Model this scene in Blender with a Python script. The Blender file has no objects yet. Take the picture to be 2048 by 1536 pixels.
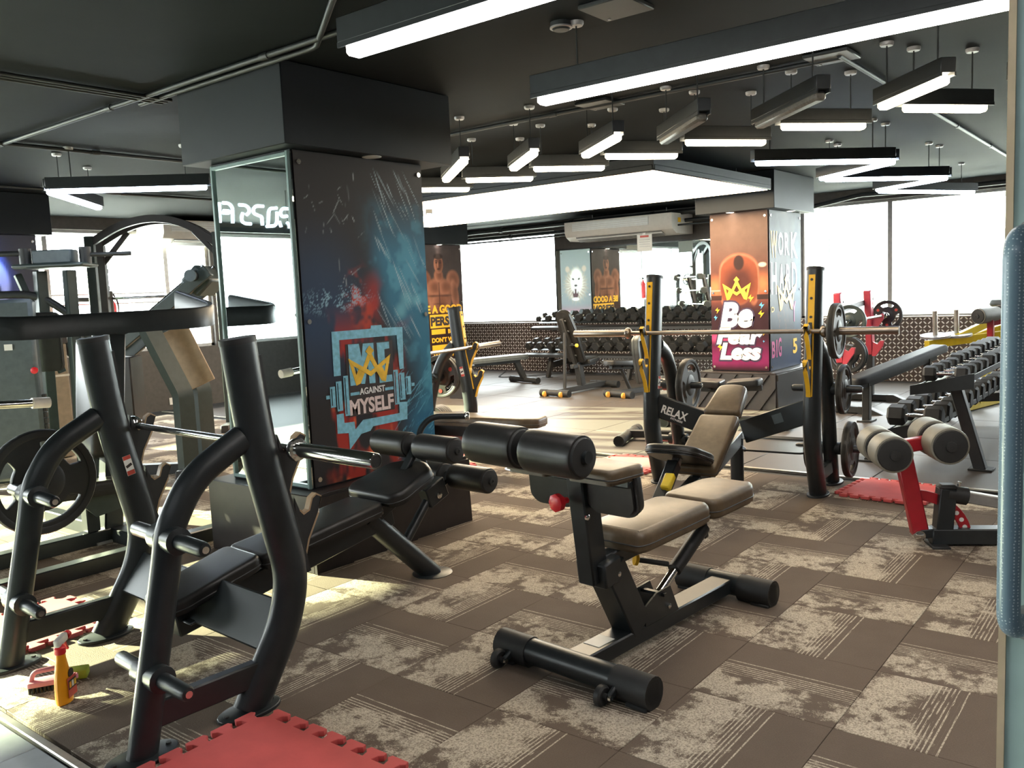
import bpy, bmesh, math, random
import numpy as np
from mathutils import Vector as V, Matrix as MX
from math import sin, cos, pi, radians as R
random.seed(7)
EXPO, SKY, SUN, PANEL = 1.6, 7, 24, 5
S = bpy.context.scene
COL = S.collection

# ------------------------------------------------------------------ camera
cam_d = bpy.data.cameras.new('camera'); cam = bpy.data.objects.new('camera', cam_d); COL.objects.link(cam)
yaw, pit, rol = R(38.464), R(-6.046), R(-2.479)
fw = V((cos(yaw)*cos(pit), sin(yaw)*cos(pit), sin(pit)))
rt = fw.cross(V((0, 0, 1))).normalized(); up = rt.cross(fw)
rt, up = rt*cos(rol)+up*sin(rol), -rt*sin(rol)+up*cos(rol)
m3 = MX((rt, up, -fw)).transposed()
cam.matrix_world = MX.Translation((0, 0, 1.45)) @ m3.to_4x4()
cam_d.sensor_width = 36; cam_d.lens = 1729.2/2048*36; cam_d.clip_start = .02; cam_d.clip_end = 500
S.camera = cam
# ------------------------------------------------------------------ sky, sun, exposure
S.view_settings.view_transform = 'Standard'; S.view_settings.look = 'None'
S.view_settings.gamma = 1; S.view_settings.use_curve_mapping = False
S.view_settings.exposure = EXPO
w = bpy.data.worlds.new('sky'); S.world = w; w.use_nodes = True
bg = w.node_tree.nodes['Background']; bg.inputs[0].default_value = (.93, .98, 1, 1); bg.inputs[1].default_value = SKY
sd = bpy.data.lights.new('sun', 'SUN'); so = bpy.data.objects.new('sun', sd); COL.objects.link(so)
sd.energy = SUN; sd.angle = R(.8); sd.color = (.97, 1, .64)
so.location = (-3, 20, 9)
so.rotation_euler = V((.26, -.965, -.285)).to_track_quat('-Z', 'Y').to_euler()
def portal(loc, sx, sy, rot):
    d = bpy.data.lights.new('window_portal', 'AREA'); d.shape = 'RECTANGLE'; d.size = sx; d.size_y = sy
    d.cycles.is_portal = True
    o = bpy.data.objects.new('window_portal', d); COL.objects.link(o); o.location = loc; o.rotation_euler = rot
portal((12.58, 2.1, 1.7), 1.75, 5.1, (0, R(90), 0))
portal((12.58, 10.1, 1.6), 1.55, 2.5, (0, R(90), 0))
portal((-4.08, 7, 1.6), 1.4, 3.2, (0, R(-90), 0))  # portal of the added front window
portal((1.5, 11.38, 1.7), 11.5, 1.7, (R(-90), 0, 0))

# ------------------------------------------------------------------ materials
def nt(name):
    m = bpy.data.materials.new(name); m.use_nodes = True
    t = m.node_tree; return m, t, t.nodes['Principled BSDF']
def N(t, typ, **kw):
    n = t.nodes.new(typ)
    for k, v in kw.items(): setattr(n, k, v)
    return n
def L(t, a, b): t.links.new(a, b)
def math_(t, op, a, b=None, c=None):
    n = N(t, 'ShaderNodeMath', operation=op)
    for i, x in enumerate((a, b, c)):
        if x is None: continue
        if isinstance(x, (int, float)): n.inputs[i].default_value = x
        else: L(t, x, n.inputs[i])
    return n.outputs[0]
def mixc(t, f, a, b):
    n = N(t, 'ShaderNodeMix', data_type='RGBA')
    for s, x in ((n.inputs[0], f), (n.inputs[6], a), (n.inputs[7], b)):
        if isinstance(x, (int, float)): s.default_value = x
        elif isinstance(x, tuple): s.default_value = (*x, 1) if len(x) == 3 else x
        else: L(t, x, s)
    return n.outputs[2]
def bump(t, b, h, strength=.3, dist=.01):
    n = N(t, 'ShaderNodeBump'); n.inputs['Strength'].default_value = strength; n.inputs['Distance'].default_value = dist
    L(t, h, n.inputs['Height']); L(t, n.outputs[0], b.inputs['Normal'])
def ramp(t, f, lo, hi):
    n = N(t, 'ShaderNodeMapRange'); n.clamp = True
    n.inputs[1].default_value = lo; n.inputs[2].default_value = hi
    L(t, f, n.inputs[0]); return n.outputs[0]
def noise(t, scale, detail=3, vec=None, rough=.55):
    n = N(t, 'ShaderNodeTexNoise'); n.inputs['Scale'].default_value = scale; n.inputs['Detail'].default_value = detail
    n.inputs['Roughness'].default_value = rough
    if vec is None: vec = N(t, 'ShaderNodeTexCoord').outputs['Object']
    L(t, vec, n.inputs['Vector']); return n.outputs['Fac']
def mat(name, col, rough=.5, metal=0, var=.12, ns=18, bs=0, bsc=120, spec=.5):
    m, t, b = nt(name)
    f = noise(t, ns)
    c2 = tuple(min(1, x*(1+var)+.001) for x in col); c1 = tuple(x*(1-var) for x in col)
    L(t, mixc(t, ramp(t, f, .3, .7), c1, c2), b.inputs['Base Color'])
    b.inputs['Roughness'].default_value = rough; b.inputs['Metallic'].default_value = metal
    b.inputs['Specular IOR Level'].default_value = spec
    if bs: bump(t, b, noise(t, bsc, 2), bs, .002)
    return m
def emis(name, col, st):
    m, t, b = nt(name)
    b.inputs['Base Color'].default_value = (*col, 1); b.inputs['Emission Color'].default_value = (*col, 1)
    b.inputs['Emission Strength'].default_value = st; return m
black = mat('black_powder_coat', (.016, .0195, .0215), .36, bs=.05, bsc=400)
black2 = mat('black_matte_steel', (.022, .022, .022), .5)
greyst = mat('grey_green_steel', (.03, .042, .039), .4)
leather = mat('black_vinyl', (.016, .015, .014), .38, bs=.12, bsc=260, var=.2)
padtan = mat('glare_browned_vinyl', (.1, .068, .038), .38, bs=.12, bsc=260, var=.2)  # black vinyl browned, the ceiling panel's warm glare put into the colour
greyv = mat('grey_vinyl', (.09, .1, .095), .5)
rubber = mat('black_rubber', (.018, .018, .018), .6)
plate_m = mat('grey_rubber_plate', (.05, .045, .038), .5)
chrome = mat('chrome', (.72, .72, .7), .14, 1, .03)
brushed = mat('brushed_bar_steel', (.34, .29, .25), .33, 1, .05)
white = mat('white_plastic', (.75, .74, .72), .4, var=.04)
beige = mat('off_white_casing', (.62, .57, .52), .45, var=.04)
cream = mat('cream_vinyl_roller', (.2, .185, .15), .5, var=.08)
yellow = mat('yellow_trim', (.72, .4, .015), .45, var=.06)
yelp = mat('yellow_steel', (.75, .55, .03), .4, var=.06)
gold = mat('amber_wheel', (.65, .33, .06), .35)
redst = mat('red_steel', (.36, .012, .022), .33, var=.08)
redst2 = mat('faded_red_steel', (.5, .05, .075), .4, var=.08)
foam = mat('red_foam', (.6, .09, .085), .75, var=.1, ns=6, bs=.15, bsc=90)
foam2 = mat('dusty_red_foam', (.36, .07, .08), .8, var=.12, ns=6, bs=.15, bsc=90)
ceil_m = mat('dark_ceiling_paint', (.008, .0105, .0115), .75, var=.15, ns=1.5, bs=.2, bsc=6, spec=.12)
pipe_m = mat('painted_conduit', (.017, .02, .021), .5)
clad = mat('black_column_cladding', (.008, .011, .014), .5, ns=3, bs=.15, bsc=3, spec=.25)
based = mat('brown_black_base', (.02, .015, .014), .4)
wall_m = mat('charcoal_wall_paint', (.06, .052, .046), .6)
lobby_m = mat('pale_glossy_tile', (.5, .53, .56), .18, var=.05)
trim_m = mat('aluminium_strip', (.6, .57, .5), .35, .8)
alu = mat('window_aluminium', (.35, .34, .33), .45, .5)
tanw = mat('tan_edge_wood', (.36, .25, .15), .5)
frame_m = mat('blue_green_frame', (.16, .24, .23), .35)
cream_edge = mat('cream_edge_strip', (.62, .47, .32), .5)
teal = mat('pale_teal_stile', (.42, .56, .53), .4, var=.05)
pink = mat('pink_plastic', (.55, .2, .24), .5)
green = mat('green_sponge', (.3, .36, .03), .85, bs=.4, bsc=150)
orange = mat('orange_bottle', (.85, .33, .008), .32, var=.04)
redp = mat('red_plastic', (.7, .02, .03), .35)
clearp = mat('milky_plastic', (.7, .66, .62), .3)
stick_w = mat('white_sticker', (.75, .74, .7), .5, var=.03)
stick_r = mat('red_sticker', (.5, .06, .04), .5)
cyan_m = mat('print_sky_blue', (.2, .48, .62), .55, var=.18, ns=40)
whitep = mat('print_white', (.82, .8, .78), .5, var=.04)
pinkw = mat('print_pale_pink', (.75, .6, .58), .5, var=.06)
crown_m = mat('print_gold', (.8, .48, .03), .5, var=.25, ns=9)
yelprint = mat('print_yellow', (.85, .46, .015), .5, var=.05)
dkprint = mat('print_black', (.03, .018, .016), .5)
bluep = mat('print_blue', (.1, .4, .7), .5)
navyp = mat('print_navy', (.03, .015, .05), .5)
magp = mat('print_magenta', (.5, .05, .2), .5)
redprint = mat('print_red', (.6, .02, .02), .5)
storage = mat('tan_storage_box', (.2, .15, .1), .6)
purple = mat('purple_lid', (.07, .06, .22), .5)
bluegrey = mat('blue_grey_shroud', (.07, .09, .1), .45)
bottle_bk = dkprint
lobby_fill = emis('led_lobby_fill', (.9, .96, 1), 6)
warm = emis('led_warm', (1, .86, .62), 9); cool = emis('led_cool', (.72, .84, 1), 9); neutral = emis('led_neutral', (1, .95, .9), 9)
panel_e = emis('luminous_ceiling_film', (1, .8, .54), PANEL)
neon_e = emis('neon_white', (.7, .88, 1), 1.6); blue_e = emis('led_blue', (.1, .25, 1), 8); spot_e = emis('downlight_glow', (1, .93, .8), 7)
ledoff = mat('unlit_led_strip', (.1, .09, .075), .4, var=.3, ns=60)
bld = mat('pale_render', (.8, .8, .76), .8, var=.03); bldw = mat('hazy_window', (.02, .026, .022), .6)
gnd = mat('pale_ground', (.6, .62, .6), .9)
def glass_mat():
    m, t, b = nt('window_glass'); t.nodes.remove(b)
    tr = N(t, 'ShaderNodeBsdfTransparent'); tr.inputs[0].default_value = (.97, .99, .98, 1)
    gl = N(t, 'ShaderNodeBsdfGlossy'); gl.inputs['Roughness'].default_value = .02
    mx = N(t, 'ShaderNodeMixShader'); mx.inputs[0].default_value = .06
    L(t, tr.outputs[0], mx.inputs[1]); L(t, gl.outputs[0], mx.inputs[2]); L(t, mx.outputs[0], t.nodes['Material Output'].inputs[0])
    return m
glass = glass_mat()
def mirror_mat():
    m, t, b = nt('mirror_silver'); b.inputs['Base Color'].default_value = (.8, .88, .87, 1)
    b.inputs['Metallic'].default_value = 1; b.inputs['Roughness'].default_value = .015; return m
mirror_m = mirror_mat()
def carpet_mat():
    m, t, b = nt('carpet_tile'); tc = N(t, 'ShaderNodeTexCoord'); oi = N(t, 'ShaderNodeObjectInfo')
    off = N(t, 'ShaderNodeVectorMath', operation='SCALE'); cmb = N(t, 'ShaderNodeCombineXYZ')
    L(t, oi.outputs['Random'], cmb.inputs[0]); L(t, math_(t, 'MULTIPLY', oi.outputs['Random'], 7.3), cmb.inputs[1])
    L(t, cmb.outputs[0], off.inputs[0]); off.inputs['Scale'].default_value = 23
    add = N(t, 'ShaderNodeVectorMath'); L(t, tc.outputs['Object'], add.inputs[0]); L(t, off.outputs[0], add.inputs[1])
    sx = N(t, 'ShaderNodeSeparateXYZ'); L(t, tc.outputs['Object'], sx.inputs[0])
    u = math_(t, 'ADD', math_(t, 'MULTIPLY', sx.outputs[1], 2), .5)            # 0..1 across, stripes run along local x
    big = noise(t, 4.5, 3, add.outputs[0]); mid = noise(t, 22, 4, add.outputs[0], .7); fine = noise(t, 220, 2, add.outputs[0])
    st = N(t, 'ShaderNodeMapping'); st.inputs['Scale'].default_value = (10, 190, 1); L(t, add.outputs[0], st.inputs[0])
    streak = noise(t, 1, 2, st.outputs[0])
    # worn light patch in the upper part of the tile, breaking up towards the lines
    band = ramp(t, math_(t, 'ABSOLUTE', math_(t, 'SUBTRACT', u, .78)), .36, .1)
    thr = math_(t, 'ADD', math_(t, 'MULTIPLY', band, .3), math_(t, 'ADD', math_(t, 'MULTIPLY', big, 1.1), math_(t, 'ADD', math_(t, 'MULTIPLY', mid, .75), math_(t, 'MULTIPLY', fine, .4))))
    patch = math_(t, 'MULTIPLY', ramp(t, thr, 1.3, 1.42), math_(t, 'GREATER_THAN', band, .02))
    # fine pale lines across the middle, two stray ones in the plain part
    ln = math_(t, 'FRACT', math_(t, 'MULTIPLY', u, 34)); ln = math_(t, 'LESS_THAN', ln, .38)
    zone = math_(t, 'MULTIPLY', math_(t, 'GREATER_THAN', u, .44), math_(t, 'LESS_THAN', u, .62))
    zone2 = math_(t, 'ADD', zone, math_(t, 'MULTIPLY', math_(t, 'GREATER_THAN', u, .382), math_(t, 'LESS_THAN', u, .412)), None)
    brk = math_(t, 'GREATER_THAN', math_(t, 'ADD', streak, math_(t, 'MULTIPLY', big, .6)), .7)
    line = math_(t, 'MULTIPLY', math_(t, 'MULTIPLY', ln, zone2), brk)
    tot = math_(t, 'MAXIMUM', math_(t, 'MULTIPLY', patch, .8), math_(t, 'MULTIPLY', line, .8))
    gr = noise(t, 140, 2, add.outputs[0], .8); tot = math_(t, 'MULTIPLY', tot, math_(t, 'ADD', .3, math_(t, 'MULTIPLY', ramp(t, gr, .36, .56), .75)))
    dark = mixc(t, big, (.12, .088, .066), (.17, .126, .095))
    lite = mixc(t, mid, (.62, .53, .41), (.78, .68, .54))
    col = mixc(t, tot, dark, lite); col = mixc(t, math_(t, 'MULTIPLY', ramp(t, fine, .35, .65), .28), col, (.075, .058, .045))
    L(t, col, b.inputs['Base Color']); b.inputs['Roughness'].default_value = .9; b.inputs['Specular IOR Level'].default_value = .25
    bump(t, b, math_(t, 'ADD', fine, math_(t, 'MULTIPLY', streak, .5)), .5, .004); return m
carpet = carpet_mat()
def rub_mat():
    m, t, b = nt('rubber_floor_tile'); oi = N(t, 'ShaderNodeObjectInfo')
    f = noise(t, 3); g = noise(t, 300, 1)
    c = mixc(t, f, (.065, .054, .047), (.09, .074, .064)); c = mixc(t, math_(t, 'MULTIPLY', oi.outputs['Random'], .35), c, (.07, .068, .068))
    L(t, c, b.inputs['Base Color']); b.inputs['Roughness'].default_value = .5; b.inputs['Specular IOR Level'].default_value = .4
    bump(t, b, g, .15, .002); return m
rubfloor = rub_mat()
def diamond_mat():
    m, t, b = nt('diamond_plate'); tc = N(t, 'ShaderNodeTexCoord'); s = N(t, 'ShaderNodeSeparateXYZ'); L(t, tc.outputs['Object'], s.inputs[0])
    def ax(o): return math_(t, 'MULTIPLY', o, 18)
    a, c = ax(s.outputs[1]), ax(s.outputs[2])
    par = math_(t, 'FLOORED_MODULO', math_(t, 'ADD', math_(t, 'FLOOR', a), math_(t, 'FLOOR', c)), 2)
    fx = math_(t, 'SUBTRACT', math_(t, 'FRACT', a), .5); fy = math_(t, 'SUBTRACT', math_(t, 'FRACT', c), .5)
    p = math_(t, 'ADD', fx, fy); q = math_(t, 'SUBTRACT', fx, fy)
    def el(x, y):
        return math_(t, 'ADD', math_(t, 'POWER', math_(t, 'DIVIDE', math_(t, 'ABSOLUTE', x), .66), 2), math_(t, 'POWER', math_(t, 'DIVIDE', math_(t, 'ABSOLUTE', y), .24), 2))
    e1, e2 = el(p, q), el(q, p)
    e = math_(t, 'ADD', math_(t, 'MULTIPLY', par, e1), math_(t, 'MULTIPLY', math_(t, 'SUBTRACT', 1, par), e2))
    k = ramp(t, e, 1.1, .6)
    L(t, mixc(t, k, (.1, .07, .058), (.92, .88, .85)), b.inputs['Base Color'])  # raised diamonds coloured near white, painting in their metal highlights
    b.inputs['Metallic'].default_value = .3; b.inputs['Roughness'].default_value = .38
    bump(t, b, k, .8, .006); return m
diamond = diamond_mat()
def handle_mat():
    m, t, b = nt('dotted_pull_handle'); tc = N(t, 'ShaderNodeTexCoord')
    v = N(t, 'ShaderNodeTexVoronoi', feature='F1'); v.inputs['Scale'].default_value = 260; v.inputs['Randomness'].default_value = .25
    L(t, tc.outputs['Object'], v.inputs['Vector'])
    k = ramp(t, v.outputs['Distance'], .3, .18)
    L(t, mixc(t, k, (.17, .25, .31), (.6, .68, .72)), b.inputs['Base Color']); b.inputs['Roughness'].default_value = .32; b.inputs['Metallic'].default_value = 0
    return m
handle_m = handle_mat()
def print_mat():
    m, t, b = nt('poster_print'); a = N(t, 'ShaderNodeVertexColor', layer_name='ink')
    L(t, a.outputs[0], b.inputs['Base Color']); b.inputs['Roughness'].default_value = .5; b.inputs['Specular IOR Level'].default_value = .2; return m
printm = print_mat()

# ------------------------------------------------------------------ mesh helpers
class M:
    def __init__(s): s.v = []; s.f = []
    def add(s, vs, fs):
        o = len(s.v); s.v += [V(p) for p in vs]; s.f += [[i+o for i in f] for f in fs]; return s
    def bm(s, b):
        b.verts.index_update(); s.add([x.co.copy() for x in b.verts], [[x.index for x in f.verts] for f in b.faces]); b.free(); return s
    def xf(s, m): s.v = [m @ p for p in s.v]; return s
    def join(s, o): return s.add(o.v, o.f)
    def box(s, c, size, rot=None, bev=0, seg=1):
        b = bmesh.new(); bmesh.ops.create_cube(b, size=1)
        for x in b.verts: x.co = V((x.co.x*size[0], x.co.y*size[1], x.co.z*size[2]))
        if bev: bmesh.ops.bevel(b, geom=b.edges[:], offset=min(bev, min(size)*.45), segments=seg, affect='EDGES', profile=.5)
        m = MX.Translation(c)
        if rot is not None: m = m @ rot.to_4x4()
        bmesh.ops.transform(b, matrix=m, verts=b.verts); return s.bm(b)
    def bar(s, p, q, w, h, hint=(0, 0, 1), bev=.006):
        p, q = V(p), V(q); d = q-p; x = d.normalized(); z = V(hint); z = (z-x*z.dot(x))
        if z.length < 1e-4: z = V((1, 0, 0)); z = z-x*z.dot(x)
        z.normalize(); y = z.cross(x)
        return s.box((p+q)/2, (d.length, w, h), MX((x, y, z)).transposed(), bev)
    def cyl(s, p, q, r, n=16, bev=0, r2=None):
        p, q = V(p), V(q); l = (q-p).length; r2 = r if r2 is None else r2
        if bev: return s.lathe(p, q-p, [(0, 0), (r-bev, 0), (r, bev), (r2, l-bev), (r2-bev, l), (0, l)], n)
        return s.lathe(p, q-p, [(0, 0), (r, 0), (r2, l), (0, l)], n)
    def lathe(s, p, d, prof, n=20, ph=0):
        p = V(p); z = V(d).normalized(); x = z.orthogonal().normalized()
        if abs(z.z) < .95: x = V((0, 0, 1)); x = (x-z*x.dot(z)).normalized()
        y = z.cross(x); vs = []; fs = []; rings = []
        for r, h in prof:
            if r < 1e-6: rings.append([len(vs)]); vs.append(p+z*h)
            else:
                rings.append(list(range(len(vs), len(vs)+n)))
                vs += [p+z*h+(x*cos(2*pi*i/n+ph)+y*sin(2*pi*i/n+ph))*r for i in range(n)]
        for a, b in zip(rings, rings[1:]):
            for i in range(n):
                j = (i+1) % n
                if len(a) == 1 and len(b) == 1: continue
                if len(a) == 1: fs.append([a[0], b[j], b[i]])
                elif len(b) == 1: fs.append([a[i], a[j], b[0]])
                else: fs.append([a[i], a[j], b[j], b[i]])
        return s.add(vs, fs)
    def sweep(s, pts, prof, hint=(0, 0, 1), fil=0, closed=False, nf=6):
        pts = [V(p) for p in pts]
        if fil:
            o = [pts[0]]
            for a, b, c in zip(pts, pts[1:], pts[2:]):
                r = min(fil, (b-a).length*.48, (c-b).length*.48); p0 = b+(a-b).normalized()*r; p1 = b+(c-b).normalized()*r
                o += [(p0*(1-k)**2+b*2*k*(1-k)+p1*k*k) for k in [i/nf for i in range(nf+1)]]
            pts = o+[pts[-1]]
        n = len(pts); vs = []; fs = []; k = len(prof); z = V(hint)
        for i, p in enumerate(pts):
            if closed: d = (pts[(i+1) % n]-pts[i-1])
            else: d = (pts[min(i+1, n-1)]-pts[max(i-1, 0)])
            d.normalize(); zz = z-d*z.dot(d)
            if zz.length < 1e-3: zz = d.orthogonal()
            zz.normalize(); y = zz.cross(d)
            vs += [p+y*a+zz*b for a, b in prof]
        for i in range(n if closed else n-1):
            a, b = i*k, ((i+1) % n)*k
            fs += [[a+j, a+(j+1) % k, b+(j+1) % k, b+j] for j in range(k)]
        if not closed: fs += [list(range(k))[::-1], list(range((n-1)*k, n*k))]
        return s.add(vs, fs)
    def tube(s, pts, r, ry=None, n=14, **kw):
        ry = r if ry is None else ry
        return s.sweep(pts, [(r*cos(2*pi*i/n), ry*sin(2*pi*i/n)) for i in range(n)], **kw)
    def pad(s, outline, th, bev, m=MX.Identity(4), seg=3, bot=None):
        """upholstered pad: plan outline in local XY, top at z=0"""
        b = bmesh.new(); vs = [b.verts.new((x, y, -th)) for x, y in outline]; f = b.faces.new(vs)
        if f.normal.z > 0 or True: bmesh.ops.recalc_face_normals(b, faces=[f])
        g = bmesh.ops.extrude_face_region(b, geom=[f]); nv = [e for e in g['geom'] if isinstance(e, bmesh.types.BMVert)]
        for x in nv: x.co.z = 0
        bmesh.ops.recalc_face_normals(b, faces=b.faces)
        top = [e for e in b.edges if all(x.co.z > -1e-6 for x in e.verts)]
        bt = [e for e in b.edges if all(x.co.z < -th+1e-6 for x in e.verts)]
        bmesh.ops.bevel(b, geom=top, offset=bev, segments=seg, affect='EDGES', profile=.5)
        if bot: bmesh.ops.bevel(b, geom=[e for e in bt if e.is_valid], offset=bot, segments=2, affect='EDGES')
        bmesh.ops.transform(b, matrix=m, verts=b.verts); return s.bm(b)
def rrect(x0, x1, y0, y1, r, n=4):
    o = []
    for cx, cy, a in ((x1-r, y1-r, 0), (x0+r, y1-r, 90), (x0+r, y0+r, 180), (x1-r, y0+r, 270)):
        o += [(cx+r*cos(R(a+90*i/n)), cy+r*sin(R(a+90*i/n))) for i in range(n+1)]
    return o
def roundpoly(pts, r, n=3):
    o = []; k = len(pts)
    for i in range(k):
        a, b, c = V(pts[i-1]), V(pts[i]), V(pts[(i+1) % k]); rr = min(r, (a-b).length*.45, (c-b).length*.45)
        p0 = b+(a-b).normalized()*rr; p1 = b+(c-b).normalized()*rr
        o += [tuple(p0*(1-t)**2+b*2*t*(1-t)+p1*t*t) for t in [i/n for i in range(n+1)]]
    return o
def frame(o, x, y):
    x = V(x).normalized(); y = V(y); y = (y-x*y.dot(x)).normalized(); z = x.cross(y)
    return MX.Translation(o) @ MX((x, y, z)).transposed().to_4x4()
def from_curve(cd):
    o = bpy.data.objects.new('tmp', cd); me = bpy.data.meshes.new_from_object(o); m = M()
    m.add([v.co.copy() for v in me.vertices], [list(p.vertices) for p in me.polygons])
    bpy.data.objects.remove(o); bpy.data.meshes.remove(me); bpy.data.curves.remove(cd); return m
def prism(loops, th, m=MX.Identity(4), bev=0):
    """filled 2D outline (holes allowed) with thickness th centred on z=0"""
    c = bpy.data.curves.new('c', 'CURVE'); c.dimensions = '2D'; c.fill_mode = 'BOTH'; c.extrude = max(th/2-bev, 1e-5)
    if bev: c.bevel_depth = bev; c.bevel_resolution = 1; c.offset = -bev
    for lp in loops:
        s = c.splines.new('POLY'); s.points.add(len(lp)-1); s.use_cyclic_u = True
        for p, q in zip(s.points, lp): p.co = (q[0], q[1], 0, 1)
    return from_curve(c).xf(m)
def textm(txt, w, h, m=MX.Identity(4), bold=.02, shear=0, th=.0012, sp=1):
    c = bpy.data.curves.new('t', 'FONT'); c.body = txt; c.size = 1; c.offset = bold; c.shear = shear; c.extrude = .001; c.space_character = sp
    c.resolution_u = 4
    k = from_curve(c); xs = [p.x for p in k.v]; ys = [p.y for p in k.v]; x0, y0 = min(xs), min(ys)
    ax, ay = w/(max(xs)-x0), h/(max(ys)-y0)
    k.v = [V(((p.x-x0)*ax, (p.y-y0)*ay, th if p.z > 0 else 0)) for p in k.v]; return k.xf(m)
WORLD = {}
def link(name, me): o = bpy.data.objects.new(name, me); COL.objects.link(o); return o
def mk(name, m, mt, parent=None, smooth=40, label=None, kind=None):
    if parent is not None and parent.name in WORLD:
        off = WORLD[parent.name]; m.v = [p-off for p in m.v]
    me = bpy.data.meshes.new(name); me.from_pydata([tuple(p) for p in m.v], [], m.f); me.update()
    b = bmesh.new(); b.from_mesh(me); bmesh.ops.recalc_face_normals(b, faces=b.faces); b.to_mesh(me); b.free()
    if smooth:
        me.polygons.foreach_set('use_smooth', [True]*len(me.polygons)); me.set_sharp_from_angle(angle=R(smooth))
    me.materials.append(mt); o = link(name, me)
    if parent is not None:
        o.parent = parent
        if parent.name in WORLD: WORLD[o.name] = V((0, 0, 0)) if False else WORLD[parent.name]
    if label: o['label'] = label
    if kind: o['kind'] = kind
    return o
def thing(name, label, cat, loc=(0, 0, 0), ang=0, group=None, world=False):
    o = link(name, None); o.location = loc; o.rotation_euler = (0, 0, R(ang)); o.empty_display_size = .1
    o['label'] = label; o['category'] = cat
    if group: o['group'] = group
    if world: WORLD[o.name] = V(loc)
    return o
def tag(o, label, cat, group=None):
    o['label'] = label; o['category'] = cat
    if group: o['group'] = group
    return o
def struct(name, m, mt, parent=None, smooth=40):
    o = mk(name, m, mt, parent, smooth)
    if parent is None: o['kind'] = 'structure'
    return o
def inst(src, loc, rotz=0, parent=None, name=None):
    o = bpy.data.objects.new(name or src.name.split('.')[0], src.data); COL.objects.link(o); o.location = loc; o.rotation_euler = (0, 0, rotz)
    if parent: o.parent = parent
    return o
def dup(root, loc, ang, label, group=None, rot=None):
    r = root.copy(); COL.objects.link(r); r.location = loc; r.rotation_euler = rot or (0, 0, R(ang)); r['label'] = label
    if group: r['group'] = group
    for ch in list(root.children):
        c = ch.copy(); COL.objects.link(c); c.parent = r
        for g in ch.children:
            d = g.copy(); COL.objects.link(d); d.parent = c
    return r
def vnoise(U, W, sc, seed):
    g = np.random.RandomState(seed).rand(64, 64); x = U*sc; y = W*sc
    xi = np.floor(x).astype(int); yi = np.floor(y).astype(int); fx = x-xi; fy = y-yi
    fx = fx*fx*(3-2*fx); fy = fy*fy*(3-2*fy); a = lambda i, j: g[(xi+i) % 64, (yi+j) % 64]
    return (a(0, 0)*(1-fx)+a(1, 0)*fx)*(1-fy)+(a(0, 1)*(1-fx)+a(1, 1)*fx)*fy
def fbm(U, W, sc, seed): return vnoise(U, W, sc, seed)*.55+vnoise(U, W, sc*2.1, seed+1)*.28+vnoise(U, W, sc*4.3, seed+2)*.17
def sstep(a, b, x): t = np.clip((x-a)/(b-a), 0, 1); return t*t*(3-2*t)
def ell(U, W, cx, cy, rx, ry, soft=.15, rot=0):
    c, s = cos(rot), sin(rot); x = (U-cx)*c+(W-cy)*s; y = -(U-cx)*s+(W-cy)*c
    return 1-sstep(1-soft, 1+soft, np.sqrt((x/rx)**2+(y/ry)**2))
def lerp(A, col, k): return A*(1-k[..., None])+np.array(col)*k[..., None]
def poster(name, w, h, res, fn, label, m):
    """a flat printed panel, its picture held as ink colours on a fine grid; local x right, y up, z towards the viewer"""
    nx, ny = int(w/res)+1, int(h/res)+1
    X, Y = np.meshgrid(np.linspace(0, w, nx), np.linspace(0, h, ny)); C = np.clip(fn(X, Y), 0, 1)
    vs = [(x, y, 0) for x, y in zip(X.ravel(), Y.ravel())]
    fs = [(j*nx+i, j*nx+i+1, (j+1)*nx+i+1, (j+1)*nx+i) for j in range(ny-1) for i in range(nx-1)]
    t = thing(name, label, 'poster'); t.matrix_world = m
    me = bpy.data.meshes.new('printed_sheet'); me.from_pydata(vs, [], fs); me.update()
    ca = me.color_attributes.new('ink', 'FLOAT_COLOR', 'POINT')
    ca.data.foreach_set('color', np.concatenate([C.reshape(-1, 3), np.ones((nx*ny, 1))], 1).astype(np.float32).ravel())
    me.materials.append(printm); o = link('printed_sheet', me); o.parent = t; o.location = (0, 0, .004)
    mk('backing_board', M().box((w/2, h/2, 0), (w, h, .006)), dkprint, t)
    for x in (.03, w-.03):
        for y in (.04, h*.5, h-.06): mk('screw_cap', M().cyl((x, y, .003), (x, y, .012), .014, 12), chrome, t)
    return t
def sum_m(l):
    o = M()
    for x in l: o.join(x)
    return o
def at(x, y, z): return MX.Translation((x, y, z))
# ------------------------------------------------------------------ the room
ZC, XB, YL, XT, XC = 2.66, 12.6, 11.4, 1.19, 6.35
floor = struct('floor', M().box((4.3, 4.2, -.06), (17, 15, .1)), rubber)
ct = M().box((0, 0, .001), (.4985, .4985, .016), bev=.0015); first = None
gx = [1.19+.25+.5*i for i in range(-1, 11)]
tiles = []
for i in range(10):
    for j in range(-2, 21):
        x, y = 1.44+.5*i, .627+.5*j
        if x+.25 > XC+.1: continue
        a = 0 if (i+j) % 2 else pi/2
        if first is None: first = mk('carpet_tile', ct, carpet, floor); first.location = (x, y, 0); first.rotation_euler = (0, 0, a)
        else: inst(first, (x, y, 0), a, floor)
rt_ = M().box((0, 0, 0), (.994, .994, .016), bev=.003); first2 = None
for i in range(7):
    for j in range(-2, 12):
        x, y = XC+.53+i, .3+j
        if y > 11.2 or x > 12.7: continue
        if first2 is None: first2 = mk('rubber_tile', rt_, rubfloor, floor); first2.location = (x, y, 0)
        else: inst(first2, (x, y, 0), 0, floor)
struct('trim_1', M().box((XC, 4.3, .006), (.035, 14, .012), bev=.003), trim_m)
struct('trim_2', M().box((XT-.03, 2.2, .008), (.03, 9.5, .016), bev=.004), trim_m)
lf = M().box((0, 0, 0), (.796, .796, .02), bev=.002); l0 = None
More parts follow.
